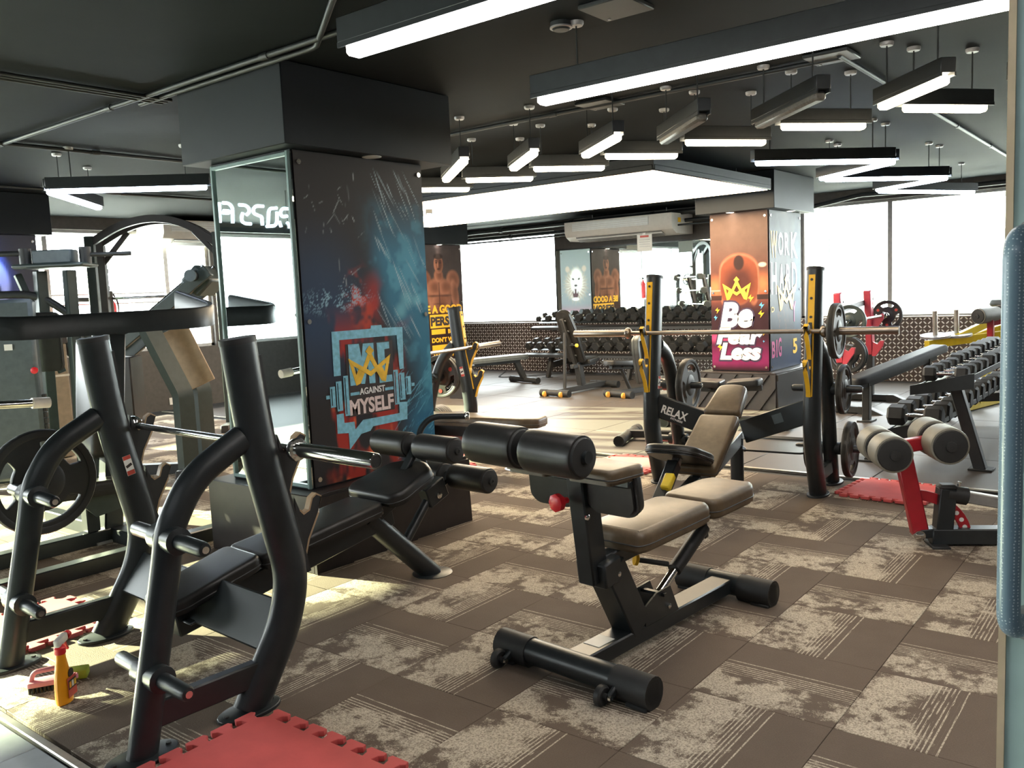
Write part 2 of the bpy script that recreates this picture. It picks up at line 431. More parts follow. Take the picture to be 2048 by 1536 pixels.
for i in range(3):
    for j in range(8):
        p = (XT-.05-.4-.8*i, .2+.8*j, -.004)
        if l0 is None: l0 = mk('lobby_tile', lf, lobby_m, floor); l0.location = p
        else: inst(l0, p, 0, floor)
struct('ceiling', M().box((4.3, 4.2, ZC+.1), (17, 15, .2)), ceil_m)
# window wall far side (X = XB)
wb = M()
for y0, y1, z0, z1 in ((-3, 11.6, 0, .88), (-3, 11.6, 2.5, ZC), (4.55, 8.92, .88, 2.5), (-3, -1.2, .88, 2.5)):
    wb.box((XB+.1, (y0+y1)/2, (z0+z1)/2), (.2, y1-y0, z1-z0))
wall_back = struct('wall_back', wb, wall_m, smooth=0)
mk('diamond_plate_wainscot', M().box((XB-.008, 4.2, .44), (.012, 14.4, .88)), diamond, wall_back)
mk('sill_trim', M().box((XB-.02, 4.2, .885), (.06, 14.4, .02), bev=.004), brushed, wall_back)
wl = M()
for x0, x1, z0, z1 in ((-4.2, 12.8, 0, .86), (-4.2, 12.8, 2.5, ZC), (7.35, 12.8, .86, 2.5), (-4.2, -3.4, .86, 2.5)):
    wl.box(((x0+x1)/2, YL+.1, (z0+z1)/2), (x1-x0, .2, z1-z0))
wall_left = struct('wall_left', wl, wall_m, smooth=0)
struct('wall_right', M().box((4.3, -3.1, 1.33), (17, .2, ZC)), wall_m)
struct('wall_front', sum_m([M().box((-4.1, 4.2, .45), (.2, 15, .9)), M().box((-4.1, 4.2, 2.48), (.2, 15, .36)), M().box((-4.1, 1.1, 1.6), (.2, 8.6, 1.4)), M().box((-4.1, 10.1, 1.6), (.2, 3.0, 1.4))]), wall_m)
def window(n, axis, c, a0, a1, z0, z1, posts):
    """a glazed opening: aluminium frame with posts, one pane per bay"""
    def bx(p, q, zz0, zz1, t): 
        if axis == 'x': return M().box((c, (p+q)/2, (zz0+zz1)/2), (t, abs(q-p), zz1-zz0))
        return M().box(((p+q)/2, c, (zz0+zz1)/2), (abs(q-p), t, zz1-zz0))
    f = sum_m([bx(a0, a1, z0, z0+.04, .07), bx(a0, a1, z1-.04, z1, .07), bx(a0, a0+.04, z0, z1, .07), bx(a1-.04, a1, z0, z1, .07)])
    root = struct(f'window_{n}', f, alu)
    ps = [a0+.02]+list(posts)+[a1-.02]
    for p in posts: mk('window_post', bx(p-.03, p+.03, z0, z1, .08), alu, root)
    for p, q in zip(ps, ps[1:]): mk('window_pane', bx(p+.02, q-.02, z0+.03, z1-.03, .006), glass, root)
window(1, 'x', XB+.1, -1.2, 4.55, .88, 2.5, (.6, 3.33))
window(2, 'x', XB+.1, 8.92, 11.35, .88, 2.5, ())
window(3, 'y', YL+.1, -3.4, 7.35, .86, 2.5, (-1.6, .1, 1.8, 3.4, 5.05, 6.68))
window(4, 'x', -4.1, 5.4, 8.6, .9, 2.3, (7.0,))  # added unseen window, its cool daylight fills camera-facing surfaces
mk('window_rail', M().bar((3.4, YL+.02, 1.53), (6.6, YL+.02, 1.53), .02, .02), alu, wall_left)
mk('window_rail', M().bar((3.4, YL+.02, 1.66), (6.6, YL+.02, 1.66), .02, .02), alu, wall_left)
# red letters and a socket on the dark wall
t = thing('wall_lettering', 'red block lettering low on the dark wall behind the sled machine', 'lettering', (6.75, YL, .3))
mk('letter', textm('0', .24, .2, MX.Translation((-.02, -.004, .1)) @ MX.Rotation(R(90), 4, 'X'), .03), redprint, t)
mk('letter', M().box((.1, -.004, .03), (.22, .004, .08)), redprint, t)
t = thing('wall_socket', 'small white wall socket low on the dark wall', 'socket', (6.57, YL, .12))
mk('plate', M().box((0, -.006, 0), (.1, .012, .1), bev=.004), white, t); mk('rocker', M().box((0, -.014, 0), (.03, .006, .05), bev=.002), white, t)
# tall mirror on the far wall with edge strip
t = thing('wall_mirror', 'long wall mirror above the diamond plate between the two windows', 'mirror', (XB, 6.7, .9), world=True)
mk('mirror_sheet', M().box((XB-.012, 6.73, 1.53), (.008, 4.3, 1.22)), mirror_m, t)
mk('edge_strip', M().box((XB-.014, 6.73, 2.15), (.016, 4.32, .02)), black, t)
mk('edge_strip', M().box((XB-.014, 8.885, 1.53), (.016, .02, 1.24)), black, t)

# ------------------------------------------------------------------ columns
def column(x0, x1, y0, y1, sx0, sx1, sy0, sy1):
    c = struct('column', M().box(((sx0+sx1)/2, (sy0+sy1)/2, 1.33), (sx1-sx0, sy1-sy0, 2.64)), clad, smooth=0)
    mk('column_cap', M().box(((x0+x1)/2, (y0+y1)/2, 2.45), (x1-x0, y1-y0, .412), bev=.004), clad, c)
    mk('column_base', M().box(((x0+x1)/2, (y0+y1)/2, .22), (x1-x0, y1-y0, .42), bev=.004), based, c)
    return c
def facets(c, o, ux, L_, H=.4, k=5):
    """diagonal faceted panels on one face of a column base, each facet a wedge of its own"""
    ux = V(ux); nz = V((ux.y, -ux.x, 0)); st = L_/k; d = .3; src = None
    for i in range(-2, k):
        a = [max(0, min(L_, i*st)), max(0, min(L_, (i+1)*st))]
        pts = [(i*st, 0), ((i+1)*st, 0), ((i+1)*st+d, H), (i*st+d, H)]
        cl = []
        for (xa, za), (xb, zb) in zip(pts, pts[1:]+pts[:1]):     # clip to the face
            cl.append((xa, za))
        poly = clip(cl, 0, L_)
        if len(poly) < 3: continue
        fr = [V(o)+ux*x+V((0, 0, z))+nz*(.004+.018*max(0, min(1, ((x-d*z/H)-i*st)/st))) for x, z in poly]
        bk = [V(o)+ux*x+V((0, 0, z)) for x, z in poly]; n = len(poly)
        mk('facet_panel', M().add(fr+bk, [list(range(n)), list(range(2*n-1, n-1, -1))]+[[i2, (i2+1) % n, n+(i2+1) % n, n+i2] for i2 in range(n)]), based, c, smooth=0)
def clip(p, a, b):
    for s, lim in ((1, a), (-1, -b)):
        o = []
        for u, v in zip(p, p[1:]+p[:1]):
            iu, iv = s*u[0] >= lim, s*v[0] >= lim
            if iu: o.append(u)
            if iu != iv:
                k = (s*lim-u[0])/(v[0]-u[0]); o.append((s*lim, u[1]+(v[1]-u[1])*k))
        p = o
        if not p: break
    return p
c1 = column(2.81, 4.06, 3.62, 4.56, 2.93, 3.9, 3.74, 4.46)
c2 = column(9.3, 10.55, 3.64, 4.58, 9.44, 10.42, 3.77, 4.46)
c3 = column(9.45, 10.72, 9.3, 10.25, 9.56, 10.65, 9.42, 10.14)
c4 = column(2.9, 4.19, 9.3, 10.25, 3.0, 4.07, 9.42, 10.14)
facets(c1, (2.81, 3.618, .01), (1, 0, 0), 1.25); facets(c2, (9.298, 4.58, .01), (0, -1, 0), .94)
facets(c2, (9.3, 3.638, .01), (1, 0, 0), 1.25)
def downlight(p, m, lab, e=0, col=(1, .9, .75), sp=60):
    t = thing('downlight', lab, 'downlight', p)
    mk('rim', M().lathe((0, 0, .004), (0, 0, -1), [(.055, 0), (.055, .006), (.04, .008), (.04, .002)], 20), white, t)
    mk('lens', M().cyl((0, 0, .003), (0, 0, -.003), .04, 16), m, t)
    if e:
        d = bpy.data.lights.new('downlight_lamp', 'SPOT'); d.energy = e; d.spot_size = R(sp); d.spot_blend = .6; d.color = col; d.shadow_soft_size = .04
        o = link('downlight_lamp', d); o.location = (0, 0, -.015); o.parent = t
downlight((3.45, 3.68, 2.243), white, 'unlit round downlight in the cap of the near column')
downlight((9.37, 4.18, 2.243), spot_e, 'lit downlight above the red poster face of the far column', 1.6)
downlight((9.95, 3.7, 2.243), spot_e, 'lit downlight above the grey poster face of the far column', 1.2)
downlight((10.1, 9.36, 2.243), spot_e, 'lit downlight above the bodybuilder poster', 5)
downlight((3.62, 9.36, 2.243), blue_e, 'blue downlight over the dark poster beyond the window machines', 45, (.08, .2, 1), 75)

# ------------------------------------------------------------------ posters
def fr_y(x, y, z): return MX.Translation((x, y, z)) @ MX.Rotation(R(90), 4, 'X')            # faces -Y
def fr_x(x, y, z): return MX.Translation((x, y, z)) @ MX.Rotation(R(-90), 4, 'Z') @ MX.Rotation(R(90), 4, 'X')   # faces -X, x runs -Y
def fr_X(x, y, z): return MX.Translation((x, y, z)) @ MX.Rotation(R(90), 4, 'Z') @ MX.Rotation(R(90), 4, 'X')    # faces +X
rs = np.random.RandomState(3)
def scratches(X, Y, n, col, C, x0, x1, y0, y1, ang, spread, ln=.15, wd=.004):
    for _ in range(n):
        cx, cy = rs.uniform(x0, x1), rs.uniform(y0, y1); a = ang+rs.uniform(-spread, spread); l = ln*rs.uniform(.3, 1.2)
        s = (X-cx)*cos(a)+(Y-cy)*sin(a); d = -(X-cx)*sin(a)+(Y-cy)*cos(a)
        k = (1-sstep(.4, 1, np.abs(s)/l))*(1-sstep(.3, 1, np.abs(d)/wd/rs.uniform(.5, 1.3)))*rs.uniform(.2, .8)
        C = lerp(C, col, k)
    return C
def art_mist(X, Y):
    """smoky abstract: charcoal left, teal mist right, embers of red below"""
    f = fbm(X, Y, 3, 11); g = fbm(X, Y, 9, 21)
    C = np.ones(X.shape+(3,))*np.array((.03, .026, .026))
    edge = .56+.16*np.sin(Y*2.7+.6)+.22*(f-.5)
    teal_k = sstep(edge-.06, edge+.22, X)*sstep(1.66, 1.2, Y)*sstep(-.1, .35, Y)
    C = lerp(C, (.035, .17, .27), teal_k*.95)
    C = lerp(C, (.09, .33, .46), teal_k*sstep(.48, .7, g)*.7)
    C = lerp(C, (.012, .02, .05), sstep(.5, .8, f)*sstep(.5, .1, X)*sstep(1.3, .9, Y)*.6)
    C = lerp(C, (.03, .06, .12), ell(X, Y, .1, .98, .3, .34, .7)*.7)
    k = sstep(.47, .62, fbm(X*2.2, Y*.8, 4.5, 5))*sstep(1.0, .72, Y)*sstep(.05, .2, X)*sstep(.78, .55, X)
    C = lerp(C, (.42, .035, .022), k*.9); C = lerp(C, (.75, .16, .06), k*sstep(.6, .75, g)*.8)
    k = ell(X, Y, .42, .98, .1, .18, .6, .2)*sstep(.38, .6, g); C = lerp(C, (.55, .06, .03), k)
    k = ell(X, Y, .62, 1.0, .16, .12, .6, -.5)*sstep(.4, .6, f); C = lerp(C, (.4, .03, .025), k)
    k = ell(X, Y, .24, 1.02, .22, .07, .5, .1)*sstep(.62, .72, rs.rand(*X.shape)*.4+g*.8); C = lerp(C, (.3, .5, .62), k*.8)
    C = lerp(C, (.02, .12, .22), sstep(.6, .9, X)*sstep(.45, .25, Y))
    for cx, cy, r in ((.78, 1.0, .05), (.72, .93, .04), (.86, .99, .03)): C = lerp(C, (.2, .5, .6), ell(X, Y, cx, cy, r, r, .8)*.6)
    C = scratches(X, Y, 46, (.5, .62, .68), C, .55, .95, .75, 1.7, R(118), .14, .13)
    C = scratches(X, Y, 60, (.15, .45, .62), C, .66, .95, .05, .6, R(38), .3, .09)
    C = scratches(X, Y, 24, (.4, .42, .43), C, .05, .5, 1.1, 1.7, R(75), .9, .05)
    return C
p1 = poster('poster', .955, 1.8, .007, art_mist, 'dark smoky teal and red poster with pale blue speech bubble on near column', fr_y(2.938, 3.732, .44))
def pl(pts, dx=2.938, dz=.44): return [(x-dx, z-dz) for x, z in pts]
def sheet(name, loops, mt, z=.006, par=None): return mk(name, prism(loops, .001, at(0, 0, z)), mt, par, smooth=0)
sheet('bubble_outline', [pl([(3.116,1.277),(3.405,1.277),(3.41,1.295),(3.491,1.294),(3.494,1.277),(3.66,1.273),(3.652,1.025),(3.618,1.022),(3.608,1.227),(3.167,1.228),(3.163,1.031),(3.114,1.031)])], cyan_m, .006, p1)
sheet('bubble_outline', [pl([(3.166,.818),(3.168,.763),(3.241,.76),(3.245,.715),(3.307,.761),(3.597,.761),(3.599,.827),(3.667,.821),(3.659,.716),(3.38,.713),(3.357,.69),(3.287,.683),(3.195,.606),(3.194,.702),(3.114,.71),(3.116,.817)])], cyan_m, .006, p1)
sheet('bubble_ground', [pl([(3.2,.79),(3.56,.79),(3.57,1.2),(3.21,1.2)])], dkprint, .0055, p1)
sheet('letter', [pl([(3.227,1.199),(3.308,1.197),(3.323,1.114),(3.338,1.196),(3.419,1.195),(3.418,.962),(3.372,.964),(3.367,1.078),(3.337,.966),(3.31,.968),(3.271,1.077),(3.272,.965),(3.228,.965)])], cyan_m, .007, p1)
sheet('letter', [pl([(3.444,1.193),(3.542,1.193),(3.542,1.154),(3.502,1.151),(3.502,1.1),(3.535,1.1),(3.535,1.065),(3.502,1.065),(3.502,.998),(3.552,.998),(3.556,.958),(3.45,.958)])], cyan_m, .007, p1)
def crown(par, x0, y0, w, h, z):
    """a band folded into a crown: two triangular wings, a crossed front, a diamond on top"""
    P_ = lambda l: [[(x0+a*w, y0+b*h) for a, b in l]]
    for s_ in (0, 1):
        mr = lambda l: [(1-a, b) for a, b in l] if s_ else l
        sheet('crown_wing', P_(mr([(0, .72), (.15, 0), (.31, .36), (.23, .44), (.165, .27), (.11, .53)])), crown_m, z, par)
        sheet('crown_stroke', P_(mr([(.15, 0), (.46, .8), (.53, .7), (.25, .04)])), crown_m, z+.0004+.0004*s_, par)
    sheet('crown_band', P_([(0, .72), (.5, .33), (1, .72), (.9, .52), (.5, .19), (.1, .52)]), crown_m, z+.0012, par)
    sheet('crown_diamond', P_([(.5, 1), (.6, .86), (.5, .72), (.4, .86)]), crown_m, z+.0016, par)
crown(p1, 3.221-2.938, .962-.44, .326, .22, .0085)
mk('wording', textm('AGAINST', .196, .038, at(.356, .466, .0062), .02), whitep, p1, smooth=0)
mk('wording', textm('MYSELF', .34, .09, at(.276, .356, .0062), .035), pinkw, p1, smooth=0)
for x0, x1, z0, z1 in ((3.179,3.213,.80,1.026),(3.125,3.164,.834,1.0),(3.08,3.116,.86,.975),(3.565,3.602,.815,1.022),(3.61,3.654,.837,1.0),(3.664,3.704,.864,.974),(3.05,3.075,.91,.93),(3.71,3.735,.91,.93),(3.225,3.292,.909,.926),(3.491,3.558,.909,.926)):
    lp = [pl([(x0, z0), (x1, z0), (x1, z1), (x0, z1)])]
    if z1-z0 > .1: lp.append(pl([(x0+.007, z0+.01), (x0+.007, z1-.01), (x0+.014, z1-.01), (x0+.014, z0+.01)]))
    sheet('barbell_plate', lp, cyan_m, .0065, p1)

def art_crouch(X, Y):
    """orange haze with a crouching lifter seen from the front over a barbell"""
    w = .69; f = fbm(X, Y, 4, 31); g = fbm(X, Y, 14, 41)
    C = np.ones(X.shape+(3,))*np.array((.2, .12, .09))
    C = lerp(C, (.16, .06, .045), sstep(1.6, 1.05, Y)); C = lerp(C, (.34, .09, .06), sstep(1.1, .95, Y)*sstep(.6, .85, Y)*.7)
    C = lerp(C, (.04, .012, .018), sstep(.92, .62, Y)); C = lerp(C, (.26, .02, .11), sstep(.42, .12, Y)*sstep(.0, .1, Y))
    C = lerp(C, (.7, .09, .25), ell(X, Y, .1, .38, .3, .05, .9)*.8)
    C = lerp(C, (.8, .25, .1), (ell(X, Y, .05, .96, .1, .1, .9)+ell(X, Y, .62, .99, .1, .1, .9))*.8)
    body = np.clip(ell(X, Y, .345, 1.15, .23, .19, .1)+ell(X, Y, .17, 1.0, .07, .24, .15)+ell(X, Y, .52, 1.0, .07, .24, .15)+ell(X, Y, .345, .98, .17, .22, .1), 0, 1)
    C = lerp(C, (.3, .075, .035), body); C = lerp(C, (.1, .025, .018), body*ell(X, Y, .345, 1.02, .17, .16, .5))
    rim = body*(1-np.clip(ell(X, Y, .345, 1.135, .215, .18, .1)+ell(X, Y, .175, 1.0, .058, .22, .15)+ell(X, Y, .515, 1.0, .058, .22, .15)+ell(X, Y, .345, .98, .17, .22, .1), 0, 1))
    C = lerp(C, (.5, .19, .11), np.clip(rim*1.1, 0, 1)); C = lerp(C, (.045, .018, .015), ell(X, Y, .345, 1.235, .062, .085, .15))
    C = lerp(C, (.03, .015, .015), ((np.abs(Y-.84) < .03)*(X < .13)+(np.abs(Y-.84) < .03)*(X > .56))*.9)
    C = lerp(C, (.55, .4, .36), (np.abs(Y-.925) < .006)*(X < .12)*.8)
    C = lerp(C, (.95, .75, .6), ell(X, Y, .625, 1.2, .045, .025, .3)*.9)
    return C*(.68*(1+.25*(g-.5)))[..., None]
p2 = poster('poster', .69, 1.8, .008, art_crouch, 'orange and purple poster of a crouching lifter with white Be Fearless lettering', fr_x(9.432, 4.46, .44))
def word(par, txt, x, y, w, h, b=.05, sh=.2, col=whitep, halo=True):
    if halo:
        mk('letter_shadow', textm(txt, w+.04, h+.04, at(x-.02, y-.02, .0055), b+.04, sh), navyp, par, smooth=0)
    mk('lettering', textm(txt, w, h, at(x, y, .008), b, sh), col, par, smooth=0)
word(p2, 'Be', .11, .49, .4, .3); word(p2, 'Fear', .06, .3, .56, .2); word(p2, 'Less', .1, .12, .5, .2)
crown(p2, .145, .81, .345, .27, .007)
BOLT = [(0, .55), (.45, 1), (.4, .62), (.8, .7), (.25, 0), (.36, .42)]
for x, y, s, mt in ((.05, .66, .07, yelprint), (.03, .58, .06, bluep), (.58, .7, .08, bluep), (.57, .6, .09, yelprint), (.45, .78, .09, crown_m), (.07, .22, .09, yelprint), (.61, .4, .06, yelprint), (.62, .32, .03, bluep)):
    sheet('lightning_bolt', [[(x+a*s, y+b*s) for a, b in BOLT]], mt, .0065, p2)
def art_work(X, Y):
    f = fbm(X, Y, 4, 51); g = fbm(X, Y, 12, 61)
    C = np.ones(X.shape+(3,))*np.array((.17, .19, .19)); C = lerp(C, (.06, .075, .1), sstep(1.0, .3, Y)); C = lerp(C, (.04, .07, .16), sstep(.35, .1, Y))
    C = lerp(C, (.3, .34, .33), sstep(.5, .8, f)*sstep(.8, 1.5, Y)*.5); C = lerp(C, (.1, .3, .5), ell(X, Y, .85, 1.0, .12, .5, .8)*.6)
    b = np.clip(ell(X, Y, .42, 1.2, .1, .18, .3)+ell(X, Y, .42, .95, .16, .2, .3), 0, 1); C = lerp(C, (.13, .13, .13), b*.9)
    C = scratches(X, Y, 20, (.4, .2, .1), C, .2, .7, .5, .75, R(90), .2, .1); return C*(.42*(1+.3*(g-.5)))[..., None]
p3 = poster('poster', .96, 1.8, .01, art_work, 'grey poster with tall Work Hard lettering and a gold crown on far column', fr_y(9.45, 3.762, .44))
for tx, x, y, w, h, mt in (('W', .03, 1.27, .19, .3, yelprint), ('O', .25, 1.3, .15, .26, whitep), ('R', .44, 1.3, .15, .26, whitep), ('K', .64, 1.27, .22, .3, whitep),
                           ('H', .03, .86, .16, .36, whitep), ('A', .27, .9, .14, .3, whitep), ('R', .48, .9, .14, .3, whitep), ('D', .66, .86, .17, .36, whitep),
                           ('B', .03, .14, .1, .19, magp), ('I', .16, .14, .03, .2, magp), ('G', .22, .14, .1, .22, magp), ('5', .68, .14, .14, .18, yelprint), ('Y', .68, .52, .1, .24, magp), ('D', .03, .66, .08, .06, yelprint)):
    mk('lettering', textm(tx, w, h, at(x, y, .006), .03), mt, p3, smooth=0)
crown(p3, .2, .66, .56, .42, .008)

def body_art(X, Y, w, bgc, lo, hi, face=True):
    """lean man from the waist up, arms forward, lit from both sides"""
    g = fbm(X, Y, 10, 71); cx = .5*w; C = np.ones(X.shape+(3,))*np.array(bgc)
    C = lerp(C, tuple(2.2*x for x in bgc), sstep(1.2, 1.8, Y)*.6)
    def part(C, *a, k=1, sh=.5):
        m = ell(X, Y, *a); cy_ = ell(X, Y, a[0]+.25*a[2], a[1]+.1*a[3], a[2]*.75, a[3]*.75, .8)
        C = lerp(C, lo, m*k); return lerp(C, hi, m*(1-cy_)*.55*k)
    for s in (-1, 1):
        C = part(C, cx+s*.33, 1.24, .15, .16, .2); C = part(C, cx+s*.36, 1.02, .09, .24, .2, s*.15)
    C = part(C, cx, 1.0, .27, .3, .15); C = part(C, cx, .8, .2, .3, .15)
    for s in (-1, 1):
        C = part(C, cx+s*.13, 1.13, .15, .12, .25)
        C = lerp(C, (.03, .012, .01), ell(X, Y, cx+s*.13, 1.005, .13, .018, .7)*.7)
    C = lerp(C, (.04, .015, .012), ell(X, Y, cx, 1.0, .012, .3, .8)*.8)
    for yy in (.72, .8, .88):
        C = lerp(C, (.05, .018, .014), ell(X, Y, cx, yy, .13, .01, .8)*.6)
    C = part(C, cx, 1.32, .1, .1, .2); C = part(C, cx+.01, 1.5, .105, .145, .1)
    C = lerp(C, (.02, .012, .01), ell(X, Y, cx+.01, 1.62, .1, .05, .3)); C = lerp(C, (.03, .014, .01), ell(X, Y, cx+.04, 1.48, .06, .1, .7)*.7)
    for s in (-1, 1):
        C = lerp(C, (.02, .01, .01), ell(X, Y, cx+.01+s*.042, 1.525, .03, .014, .5)); C = lerp(C, (.02, .01, .01), ell(X, Y, cx+.01+s*.045, 1.553, .036, .009, .4))
    C = lerp(C, (.03, .012, .01), ell(X, Y, cx+.01, 1.425, .035, .014, .4)); C = lerp(C, hi, ell(X, Y, cx-.005, 1.49, .012, .045, .5)*.6)
    return C*(1+.35*(g-.5))[..., None]
def art_body(X, Y):
    C = body_art(X, Y, 1.05, (.035, .025, .024), (.14, .05, .028), (.45, .2, .12))
    return lerp(C, (.03, .012, .01), sstep(.78, .7, Y))
p4 = poster('poster', 1.07, 1.8, .01, art_body, 'bodybuilder poster with yellow Be a good person lettering', fr_y(9.57, 9.41, .44))
for tx, x, y, w, h, mt in (('BE A GOOD', .12, .73, .92, .13, yelprint), ('BUT', .68, .4, .2, .07, yelprint), ("DON'T WASTE", .3, .27, .74, .08, yelprint), ('TIME', .7, .15, .25, .07, yelprint), ('TO PROVE IT', .3, .03, .7, .08, yelprint)):
    mk('lettering', textm(tx, w, h, at(x, y, .006), .05), mt, p4, smooth=0)
sheet('yellow_band', [[(.28, .5), (1.06, .5), (1.06, .71), (.28, .71)]], yelprint, .0055, p4)
mk('lettering', textm('PERSON', .76, .15, at(.29, .53, .0065), .05), dkprint, p4, smooth=0)
for x0, x1, y0 in ((.3, .62, .4), (.3, .66, .15), (.95, 1.05, .3)): sheet('yellow_band', [[(x0, y0), (x1, y0), (x1, y0+.08), (x0, y0+.08)]], yelprint, .006, p4)
def art_lion(X, Y):
    g = fbm(X, Y, 14, 81); a = np.arctan2(Y-1.1, X-.36); r = np.hypot(X-.36, (Y-1.1)*.8)
    C = np.ones(X.shape+(3,))*np.array((.2, .21, .22)); ray = .5+.5*np.sin(a*23+6*g)
    mane = 1-sstep(.22, .36, r+.07*ray); C = lerp(C, (.33, .26, .22), mane*.9); C = lerp(C, (.6, .52, .46), mane*sstep(.55, .9, ray)*.7)
    C = lerp(C, (.72, .68, .64), ell(X, Y, .34, 1.18, .14, .24, .3)); C = lerp(C, (.8, .77, .74), ell(X, Y, .36, 1.05, .09, .07, .3))
    for s in (-1, 1): C = lerp(C, (.05, .04, .04), ell(X, Y, .35+s*.07, 1.22, .03, .02, .3, s*.4)); C = lerp(C, (.4, .3, .25), ell(X, Y, .35+s*.2, 1.42, .05, .06, .3))
    C = lerp(C, (.04, .025, .03), ell(X, Y, .36, 1.09, .04, .025, .3)); C = lerp(C, (.06, .02, .025), ell(X, Y, .37, .93, .07, .1, .2))
    for dx in (-.035, .035): C = lerp(C, (.85, .83, .78), ell(X, Y, .37+dx, .98, .012, .045, .3))
    C = lerp(C, (.75, .72, .7), ell(X, Y, .37, .82, .08, .03, .3)); C = lerp(C, (.38, .12, .17), sstep(.75, .45, Y)*.8); return C*.75
p5 = poster('poster', .72, 1.8, .012, art_lion, 'grey roaring lion poster seen reversed in the long wall mirror', fr_X(10.662, 9.42, .44))
mk('lettering', textm('HYPE', .62, .24, at(.05, .34, .006), .05), whitep, p5, smooth=0)
def art_skull(X, Y):
    C = np.ones(X.shape+(3,))*np.array((.06, .06, .08)); C = lerp(C, (.5, .5, .52), ell(X, Y, .5, 1.32, .26, .3, .1)); C = lerp(C, (.5, .5, .52), ell(X, Y, .5, 1.02, .17, .18, .1))
    for s in (-1, 1): C = lerp(C, (.02, .02, .03), ell(X, Y, .5+s*.11, 1.25, .07, .08, .2))
    C = lerp(C, (.02, .02, .03), ell(X, Y, .5, 1.1, .035, .05, .2))
    for i in range(5): C = lerp(C, (.05, .05, .06), ell(X, Y, .4+.05*i, .95, .008, .06, .3))
    return lerp(C, (.2, .2, .22), ell(X, Y, .5, .55, .45, .25, .4)*.6)
p6 = poster('poster', 1.05, 1.8, .02, art_skull, 'dark skull poster under a blue downlight beyond the window machines', fr_y(3.01, 9.41, .44))
# leaning mirror on the near column
t = thing('column_mirror', 'tall framed mirror on the left face of the near column', 'mirror', (2.92, 4.1, .43), world=True)
mk('mirror_sheet', M().box((2.922, 4.08, 1.335), (.008, .7, 1.79)), mirror_m, t)
for y in (3.745, 4.43): mk('frame_strip', M().box((2.916, y, 1.335), (.022, .02, 1.8), bev=.003), frame_m, t)
for z in (.45, 2.22): mk('frame_strip', M().box((2.916, 4.085, z), (.022, .68, .02), bev=.003), frame_m, t)
# ------------------------------------------------------------------ ceiling services
t = thing('luminous_ceiling_panel', 'large glowing stretched ceiling panel over the free weight floor', 'ceiling light', (7.86, 6.1, 2.42), world=True)
mk('film', M().box((7.86, 6.12, 2.425), (2.5, 4.96, .012)), panel_e, t)
mk('tray', M().box((7.86, 6.12, 2.49), (2.56, 5.02, .1)), black, t)
for a, b in (((6.59, 3.62), (6.59, 8.62)), ((9.13, 3.62), (9.13, 8.62)), ((6.59, 3.62), (9.13, 3.62)), ((6.59, 8.62), (9.13, 8.62))):
    mk('edge_channel', M().bar((*a, 2.445), (*b, 2.445), .03, .05), black, t)
for x in (6.8, 8.9):
    for y in (3.9, 6.1, 8.3): mk('hanger_rod', M().cyl((x, y, 2.53), (x, y, ZC), .008, 8), pipe_m, t)
def conduit(lab, pts, r=.014, saddles=True):
    t = thing('ceiling_conduit', lab, 'conduit', pts[0], world=True); mk('pipe', M().tube(pts, r, n=10, fil=.05), pipe_m, t)
    for a, b in zip(pts, pts[1:]):
        n = int((V(b)-V(a)).length/1.4)
        for i in range(1, n): 
            p = V(a).lerp(V(b), i/n); mk('coupling', M().cyl(p-(V(b)-V(a)).normalized()*.03, p+(V(b)-V(a)).normalized()*.03, r*1.35, 10), pipe_m, t)
zc = 2.64
conduit('painted conduit running past the cap of the near column', [(2.7, 11.2, zc), (2.7, -2.5, zc)])
conduit('short conduit from the near column to the long lamp', [(2.78, 4.9, zc), (2.78, 3.3, zc), (2.25, 2.5, zc)])
for i in range(3): conduit(['upper', 'middle', 'lower'][i]+' cable of the bundle crossing to the near column', [(-2, 4.68+.05*i, zc-.004), (2.85, 4.68+.05*i, zc-.004)], .01)
conduit('conduit crossing the ceiling beyond the blue white lamp', [(-1, 6.6, zc), (7.7, 6.6, zc)])
conduit('conduit above the warm chevron lamps', [(4.95, 1.55, zc), (4.95, 5.4, zc)])
conduit('slanted conduit near the door side windows', [(4.9, 1.55, zc), (11, 1.6, zc)])
conduit('conduit near the window wall on the left', [(3.2, 8.8, zc), (9.3, 8.8, zc)])
conduit('thick conduit along the window heads', [(11.9, 4.3, 2.4), (11.9, 3.5, 2.52), (11.9, 2.4, 2.5), (11.9, -.5, 2.52)], .03)
for i, (y0, z) in enumerate(((4.7, 2.44), (5.2, 2.56), (4.9, 2.36))): conduit(['low', 'high', 'thin'][i]+' pipe along the head of the far window wall', [(12.3-.12*i, y0, z), (12.3-.12*i, 11.3, z)], (.03, .04, .015)[i])
for lab, p in (('square junction plate on conduit by the far chevron lamp', (4.93, 1.6)), ('square junction plate on conduit above the middle chevrons', (4.95, 3.1)), ('flat ceiling hatch above the long lamp', (3.35, 2.0))):
    t = thing('ceiling_plate', lab, 'plate', (*p, ZC)); mk('cover', M().box((0, 0, -.012), (.24, .24, .02), bev=.004), pipe_m, t)
    mk('screw', M().cyl((.09, .09, -.022), (.09, .09, -.026), .008, 8), alu, t)
t = thing('smoke_detector', 'small round smoke detector on the dark ceiling', 'detector', (3.38, 2.31, ZC)); mk('body', M().lathe((0, 0, 0), (0, 0, -1), [(.05, 0), (.05, .02), (.035, .035), (0, .036)], 20), pipe_m, t); mk('ring', M().lathe((0, 0, -.02), (0, 0, -1), [(.052, 0), (.052, .006), (.04, .008)], 20), alu, t)
